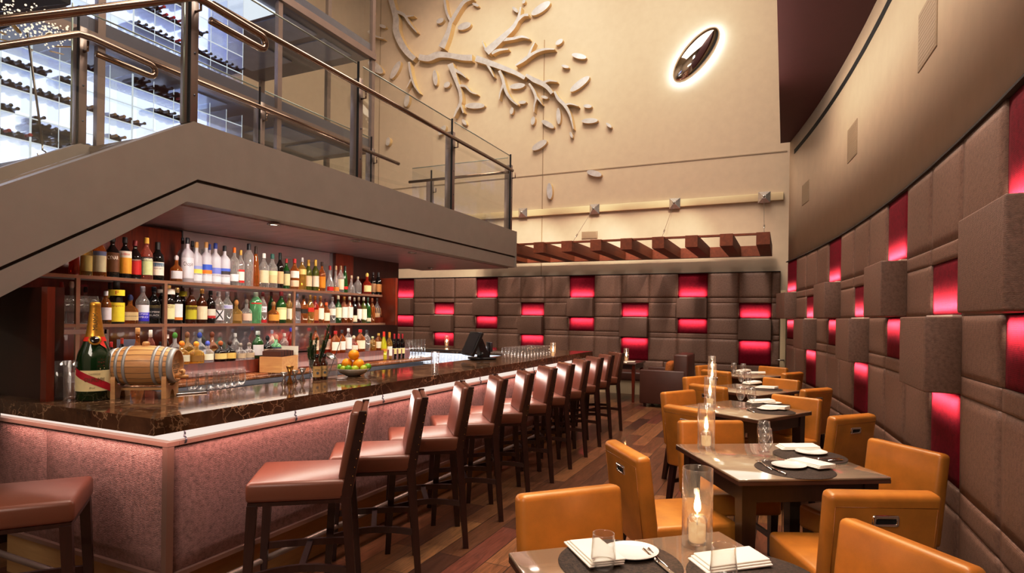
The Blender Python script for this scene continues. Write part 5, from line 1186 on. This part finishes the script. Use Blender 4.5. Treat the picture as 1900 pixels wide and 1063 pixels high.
# ================================================================ DINING TABLES AND CHAIRS
def table_proto(w=.79):
    t = thing('dining_table', 'table', 'table'); h = w/2
    MB().rbox((0, 0, TZ-.0065), (w, w, .013), .003, 1).obj('table_top', K['tabletop'], t)
    MB().box((0, 0, TZ-.0225), (w-.002, w-.002, .018)).obj('top_edge', K['tableedge'], t)
    for sx in (-1, 1):
        for sy in (-1, 1): MB().bar((sx*(h-.075), sy*(h-.075), 0), (sx*(h-.075), sy*(h-.075), TZ-.032), (.06, .06), (.075, .075)).obj('leg', K['tablewood'], t)
    for a in range(4): MB().box((0, h-.06, TZ-.08), (w-.2, .025, .095), T=Matrix.Rotation(a*PI/2, 4, 'Z')).obj('apron', K['tablewood'], t)
    return t
tb0 = table_proto()
TAB = [((-.245, 1.685), 41, 'nearest taupe dining table, cut by the bottom of the photo'), ((-.055, 3.555), 31, 'second taupe dining table with two place settings in full view'), ((-.32, 5.46), 60, 'third taupe dining table in the row, middle one'), ((-.38, 7.08), 60, 'fourth taupe dining table in the row'), ((-.50, 9.02), 59, 'farthest taupe dining table of the row by the pale door')]
for (x, y), a, lab in TAB: place(tb0, (x, y, 0), math.radians(a), lab, 'dining tables in the row')
def chair_proto():
    t = thing('dining_chair', 'chair', 'chair')
    MB().rbox((0, .02, .405), (.45, .46, .13), .022, 3, fn=lambda p: Vector((p.x, p.y, p.z+(.010*(1-(p.x/.225)**2)*(1-(p.y/.23)**2) if p.z > 0 else 0)))).obj('seat', K['orange'], t)
    bk = Matrix.Translation((0, -.215, .335)) @ Matrix.Rotation(.13, 4, 'X')
    bkp = MB().rbox((0, 0, .245), (.45, .085, .49), .026, 4, T=bk, fn=lambda p: Vector((p.x*(1+.02*p.z), p.y*(1-.12*(p.z+.24)), p.z))).obj('backrest', K['orange'], t)
    b = MB()
    for s in (-1, 1): b.tube([bk @ Vector((s*.2, -.043, .02)), bk @ Vector((s*.203, -.0395, .44))], .0022, 5)
    b.tube([bk @ Vector((-.203, -.0395, .44)), bk @ Vector((.203, -.0395, .44))], .0022, 5); b.obj('seam', M_leather('mustard_seam', rgb(150, 88, 20)), bkp)
    hd = MB(); o = []
    def rr(w, h, r, y, n=5):
        out = []
        for cx, cz, a0 in ((w-r, h-r, 0), (-w+r, h-r, 1), (-w+r, -h+r, 2), (w-r, -h+r, 3)):
            for k in range(n): a = (a0+k/(n-1))*PI/2; out.append(Vector((cx+r*math.cos(a), y, .385+cz+r*math.sin(a))))
        return out
    A, B, C = rr(.054, .024, .010, -.0405), rr(.050, .020, .008, -.0475), rr(.042, .0125, .006, -.0475); D = rr(.042, .0125, .006, -.041); n = len(A)
    vs = [bk @ v for v in A+B+C+D]; hd.add(vs, [(q*n+i, q*n+(i+1) % n, (q+1)*n+(i+1) % n, (q+1)*n+i) for q in range(3) for i in range(n)], 0, True); hd.add([bk @ v for v in D], [tuple(range(n))], 1)
    hd.obj('pull_handle', [K['chrome'], K['blackgap']], bkp)['label'] = 'recessed chrome pull handle'
    for s in (-1, 1):
        MB().bar((s*.185, .205, 0), (s*.190, .205, .345), (.034, .034), (.046, .046)).obj('leg', K['stool_dark'], t); MB().bar((s*.185, -.275, 0), (s*.190, -.205, .345), (.034, .034), (.046, .046)).obj('leg', K['stool_dark'], t)
        MB().box((s*.187, -.02, .20), (.02, .42, .03)).obj('stretcher', K['stool_dark'], t)
    return t
ch0 = chair_proto()
CH = [((-.768, 2.22), (.73, -.68), 'mustard leather chair beyond the left edge of the nearest table'), ((.35, 2.195), (-.74, -.67), 'mustard leather chair at the bottom right, backrest top cut by the frame'),
 ((.36, 2.78), (-.416, .91), 'mustard leather chair with handle facing us, in front of the second table'), ((-.75, 3.08), (.8, .6), 'mustard leather chair seen edge on, left of the second table'),
 ((.62, 3.89), (-.75, -.67), 'mustard leather chair right of the second table, against the padded wall'), ((-.45, 4.2), (.49, -.87), 'mustard leather chair behind the candle of the second table'),
 ((.455, 4.97), (-.75, .66), 'mustard leather chair with handle, right of the third table'), ((-.67, 4.72), (.5, .866), 'mustard leather chair with handle, left of the third table'),
 ((-.92, 5.80), (.86, -.5), 'mustard leather chair at the far left corner of the third table'), ((.105, 5.95), (-.45, -.89), 'mustard leather chair behind the third table'),
 ((.30, 6.76), (-.8, .6), 'mustard leather chair with handle, right of the fourth table'), ((-.72, 6.45), (.5, .866), 'mustard leather chair with handle, left of the fourth table'),
 ((-.97, 7.43), (.86, -.5), 'mustard leather chair at the far left corner of the fourth table'), ((-.03, 7.70), (-.5, -.866), 'mustard leather chair behind the fourth table'),
 ((.10, 8.72), (-.86, .5), 'mustard leather chair in shadow, right of the farthest table'), ((-.84, 8.42), (.5, .866), 'mustard leather chair with handle, left of the farthest table'),
 ((-1.08, 9.37), (.86, -.5), 'mustard leather chair at the far left corner of the farthest table'), ((-.15, 9.64), (-.5, -.866), 'mustard leather chair behind the farthest table')]
for (x, y), (fx, fy), lab in CH:
    l = math.hypot(fx, fy); fx /= l; fy /= l; place(ch0, (x+fx*.272, y+fy*.272, 0), math.atan2(-fx, fy), lab, 'mustard dining chairs')
# ---------------------------------------------------------------- table settings
def mat_proto():
    t = thing('placemat', 'mat', 'placemat'); MB().lathe([(0, .003), (.19, .003), (.192, .0015), (.19, 0), (0, 0)], 40).obj('woven_disc', K['mat'], t); return t
def plate_proto():
    t = thing('side_plate', 'plate', 'plate'); MB().lathe([(0, .006), (.05, .006), (.078, .014), (.080, .015), (.078, .011), (.05, 0), (0, 0)], 36).obj('china', K['china'], t); return t
def napkin_proto():
    t = thing('folded_napkin', 'napkin', 'napkin')
    for k in range(3): MB().rbox((.005*k, .004*((k*7) % 3-1), .004+.006*k), (.225-.012*k, .115-.004*k, .007), .003, 2, fn=lambda p: Vector((p.x, p.y, p.z+.004*math.sin(p.x*14)+.003*math.cos(p.y*30)*(p.x*4)))).obj('fold', K['white'], t)
    return t
def fork_proto():
    t = thing('fork', 'fork', 'fork'); b = MB(); b.tube([(-.095, 0, .003), (-.02, 0, .004), (.04, 0, .009), (.055, 0, .007)], [.0045, .003, .003, .007], 8); b.obj('handle', K['chrome'], t)
    for k in range(4): MB().tube([(.055, -.009+.006*k, .007), (.098, -.0095+.0063*k, .006)], .0016, 5).obj('tine', K['chrome'], t)
    return t
def knife_proto():
    t = thing('knife', 'knife', 'knife'); MB().tube([(-.1, 0, .004), (0, 0, .004)], [.006, .0045], 8).obj('handle', K['chrome'], t)
    MB().prism([(0, -.005), (.09, -.006), (.105, .002), (.09, .009), (0, .005)], .003, .0055).obj('blade', K['chrome'], t); return t
def goblet_proto():
    t = thing('water_goblet', 'goblet', 'glass'); MB().lathe([(0, .004), (.033, .002), (.032, .005), (.006, .012), (.005, .05), (.02, .062), (.034, .095), (.036, .12), (.030, .178), (.0315, .178), (.0375, .12), (.0355, .093), (.02, .058), (0, .054)], 24).obj('bowl_and_stem', K['glassw'], t); return t
m0, p0_, n0, f0, k0, w0 = mat_proto(), plate_proto(), napkin_proto(), fork_proto(), knife_proto(), goblet_proto()
def seg(proto, a, b, z, lab, grp, sc=None, k=.5):
    A = on(*a, TZ); B = on(*b, TZ); c = A.lerp(B, k); place(proto, (c.x, c.y, TZ+z), math.atan2(B.y-A.y, B.x-A.x), lab, grp, sc)
NM = ('nearest', 'second', 'third', 'fourth', 'farthest')
for ti, side, mt, pl, na, fk, kn, ma in ((0, 'left', (1150, 1045), (1171, 1030), ((1078, 1008), (1128, 1058)), ((1237, 1056), (1200, 1022)), ((1205, 1034), (1238, 1062)), 1), (0, 'right', (1398, 1072), None, ((1283, 1052), (1420, 1040)), None, None, 1),
  (1, 'front', (1474, 871), (1464, 867.5), ((1468, 854), (1540, 875)), ((1436, 877), (1402, 855)), ((1453, 880.5), (1422, 866)), 1), (1, 'back', (1502, 846), (1505, 842.5), ((1448, 833), (1512, 835)), ((1552, 853), (1512, 856)), ((1556, 856), (1516, 859)), 1),
  (2, 'front', (1430, 763), (1424, 761), ((1408, 756), (1466, 763)), ((1400, 767), (1385, 760)), None, 1), (2, 'back', (1424, 750), (1432, 750), ((1388, 748), (1436, 748)), None, None, 1),
  (3, 'front', (1418, 722), None, ((1402, 719), (1443, 723)), None, None, 1), (3, 'back', (1400, 712.5), None, ((1378, 713), (1412, 711)), None, None, 0),
  (4, 'front', (1402, 695), None, ((1388, 692.5), (1422, 694)), None, None, 0), (4, 'back', (1385, 690), None, ((1366, 690), (1392, 688.5)), None, None, 0)):
    tn = f'{side} side of the {NM[ti]} table'
    if ma: q = on(*mt, TZ); place(m0, (q.x, q.y, TZ), 0, f'round dark woven placemat, {tn}', 'placemats')
    if pl: q = on(*pl, TZ); place(p0_, (q.x, q.y, TZ+.0035), .6, f'white oval side plate, {tn}', 'side plates', (1.12, .95, 1))
    seg(n0, na[0], na[1], .004 if not pl else .008, f'folded white linen napkin, {tn}', 'napkins', None if ti < 2 else (1, 1, 1.3))
    if fk: seg(f0, fk[0], fk[1], .004, f'silver fork, {tn}', 'forks')
    if kn: seg(k0, kn[0], kn[1], .004, f'silver knife, {tn}', 'knives')
for i, (px, py, lab) in enumerate(((1419.5, 855, 'stemmed water goblet nearer the front, second table'), (1417, 838, 'stemmed water goblet standing behind another, second table'), (1374, 754, 'left stemmed goblet, third table'), (1394, 757, 'right stemmed goblet, third table'),
   (1375, 717, 'left stemmed goblet, fourth table'), (1387.5, 719, 'right stemmed goblet, fourth table'), (1361.5, 697, 'left stemmed goblet, farthest table'), (1379, 698.5, 'right stemmed goblet, farthest table'))):
    q = on(px, py, TZ); place(w0, q, 0, lab, 'water goblets')
tg = tumbler('water_tumbler', 'tumbler', 'glass', .033, .115, 1.16)
for px, py, lab in ((1120, 989, 'clear stemless water glass over the napkin, left side of the nearest table'), (1343, 1012, 'clear stemless water glass over the napkin, right side of the nearest table')):
    q = at(px, py, 2, TZ+.115); place(tg, (q.x, q.y, TZ), 0, lab, 'water tumblers')
# ================================================================ BANQUETTE, ITS TABLE AND THE ARMCHAIR
t = thing('banquette', 'long brown banquette bench along the back wall on a pale plinth', 'banquette', (-5.6, 12.0, 0))
MB().span(-3.9, 3.35, -.28, .36, 0, .27).obj('plinth', K['cream_trim'], t)
for i in range(5): MB().rbox((-3.17+1.45*i, .02, .36), (1.44, .70, .18), .04, 3).obj('seat_cushion', K['sofa'], t); MB().rbox((-3.17+1.45*i, .29, .535), (1.44, .14, .22), .03, 3).obj('back_cushion', K['brownfab'], t)
q = on(1175, 747, 0); bt = thing('banquette_table', 'dark red wood table with tapered legs before the banquette', 'table', (q.x-.34, q.y+.36, 0))
MB().rbox((0, 0, .695), (.78, .78, .03), .006).obj('table_top', K['tableedge'], bt)
for sx in (-1, 1):
    for sy in (-1, 1): MB().bar((sx*.33, sy*.33, 0), (sx*.33, sy*.33, .68), (.04, .04), (.065, .065)).obj('leg', K['mahog'], bt)
for a in range(4): MB().box((0, .35, .64), (.62, .025, .08), T=Matrix.Rotation(a*PI/2, 4, 'Z')).obj('apron', K['mahogd'], bt)
bz = .71; bx, by = q.x-.34, q.y+.36
candle((bx+.10, by+.05, bz), 'glass candle lamp on the banquette table', .95, 2.0); place(w0, (bx-.07, by-.05, bz), 0, 'stemmed goblet on the banquette table', 'water goblets')
place(n0, (bx+.2, by-.12, bz), .1, 'folded napkin on the right of the banquette table', 'napkins'); place(n0, (bx-.25, by-.1, bz), .1, 'folded napkin on the left of the banquette table', 'napkins')
q = on(1187, 754, 0); t = thing('armchair', 'dark brown leather high backed armchair seen from the side by the banquette', 'armchair', (q.x+.40, q.y+.40, 0))
for sy in (-1, 1): MB().rbox((-.03, sy*.355, .35), (.76, .11, .58), .02, 2).obj('arm', K['sofa'], t)
MB().rbox((.28, 0, .49), (.24, .80, .86), .03, 3).obj('backrest', K['sofa'], t); MB().rbox((-.05, 0, .33), (.66, .60, .24), .03, 3).obj('seat', K['sofa'], t); MB().box((0, 0, .13), (.74, .76, .12)).obj('seat_frame', K['sofa'], t)
for sx in (-1, 1):
    for sy in (-1, 1): MB().bar((sx*.33, sy*.34, 0), (sx*.33, sy*.34, .08), (.035, .035), (.05, .05)).obj('leg', K['mahogd'], t)
c = MB().rbox((0, 0, .17), (.14, .38, .34), .06, 3).obj('throw_cushion', M_weave('rust_patterned_cloth', rgb(150, 66, 28), rgb(206, 130, 60), 60, .8)); c.location = (q.x+.42, q.y+.40, .445); c.rotation_euler = (0, .12, 0); tag(c, 'rust patterned cushion in the brown armchair', 'cushion')
# ================================================================ LIGHT
W = bpy.data.worlds.new('world'); SC.world = W; W.use_nodes = True
W.node_tree.nodes['Background'].inputs['Color'].default_value = (1, .84, .70, 1); W.node_tree.nodes['Background'].inputs['Strength'].default_value = .06
WARM = (1, .89, .78)
area('hall_light', (-3.0, 7.0, 10.6), (0, 0, 0), 6, 8, 760, WARM)
area('room_fill', (-.6, -2.5, 4.0), (math.radians(62), 0, math.radians(8)), 3.2, 1.6, 150, WARM)
for i, (x, y) in enumerate(((-.25, 1.9), (.1, 3.6), (-.2, 5.5), (-.35, 7.3), (-.5, 9.1))): spot('table_spot', (x+.15, y-.2, 4.3), (x, y, .7), 125, math.radians(64), (1, .89, .76), .7, .06)
for y in (2.0, 4.2, 6.4, 8.6): spot('aisle_spot', (-1.45, y, 8.8), (-1.6, y+.2, 0), 420, math.radians(38), (1, .82, .64), .8, .08)
area('bar_front_led', (-2.47, 4.65, .975), (0, math.radians(38), 0), .08, 6.0, 20, (1, .68, .60)); area('seat_glow', (-2.42, 4.65, .97), (0, math.radians(-52), 0), .06, 6.0, 21, (1, .74, .66)); area('bar_end_led', (-3.2, 1.70, .975), (math.radians(38), 0, 0), 1.4, .08, 6, (1, .68, .60))
area('shelf_led', (-4.22, 3.7, ZS2-.022), (0, 0, 0), .2, 3.3, 4, (1, .89, .78))
for y in (2.2, 2.9, 3.6, 4.3, 5.0, 5.7): spot('bottle_spot', (-3.6, y, 2.17), (-4.3, y+.1, 1.4), 26, math.radians(110), (1, .86, .72), .6, .03)
for y in (2.6, 4.1, 5.6): spot('aisle_downlight', (-3.55, y, 2.17), (-3.5, y, 0), 22, math.radians(120), (1, .84, .68), .6, .03)
spot('art_spot', (-3.4, 8.0, 10.2), (-5.8, 12.4, 7.0), 340, math.radians(60), (1, .90, .80), .8, .3); spot('art_spot', (-6.2, 8.2, 10.2), (-7.6, 12.4, 7.2), 340, math.radians(60), (1, .90, .80), .8, .3)
spot('wall_spot', (-1.6, 8.2, 10.0), (-1.9, 12.4, 5.6), 225, math.radians(66), (1, .90, .79), .9, .14)
for x in (-.4, -2.0, -3.6, -5.2): spot('trellis_spot', (x+.6, 10.3, 5.2), (x-.5, 12.4, 2.5), 240, math.radians(50), (1, .88, .74), .7, .02)
area('wall_wash', (-.3, 4.6, 4.25), (0, math.radians(-52), 0), .3, 6.5, 50, (1, .86, .72))
area('bridge_wash', (-1.2, 3.2, 7.6), (0, math.radians(52), 0), 1.2, 4.5, 330, (1, .89, .78))
for x in (-1.2, -3.4, -5.6, -7.8): spot('panel_fill', (x, 9.6, 5.6), (x-.1, 12.4, 1.4), 300, math.radians(58), (1, .88, .76), .9, .3)  # added fill that brightens the back panels, no fixture modelled
area('soffit_bounce_fill', (-3.0, 4.6, .90), (0, math.radians(100), 0), .08, 4.6, 16, (1, .84, .72))  # added out of view behind the bar to bounce brightness onto the soffit
area('glass_shelf_led', (-4.0, 6.72, 1.05), (math.radians(-20), 0, 0), 1.7, .04, 6, (1, .95, .9))
for p_ in ((-5.2, 4.5, 2.95), (-5.2, 6.3, 2.95)): point('bridge_glow', p_, 14, (1, .82, .68), .15)
SC.view_settings.view_transform = 'Standard'; SC.view_settings.look = 'None'; SC.view_settings.exposure = 0
SC.view_settings.use_curve_mapping = True
cv = SC.view_settings.curve_mapping; cc = cv.curves[3].points
cc.new(.22, .185); cc.new(.72, .765); cv.update()
cy = SC.cycles; cy.max_bounces = 6; cy.diffuse_bounces = 3; cy.glossy_bounces = 3; cy.transmission_bounces = 4; cy.transparent_max_bounces = 16; cy.use_adaptive_sampling = True; cy.adaptive_threshold = .02
cy.caustics_reflective = False; cy.caustics_refractive = False; cy.sample_clamp_indirect = 4; cy.use_denoising = True; cy.blur_glossy = .6
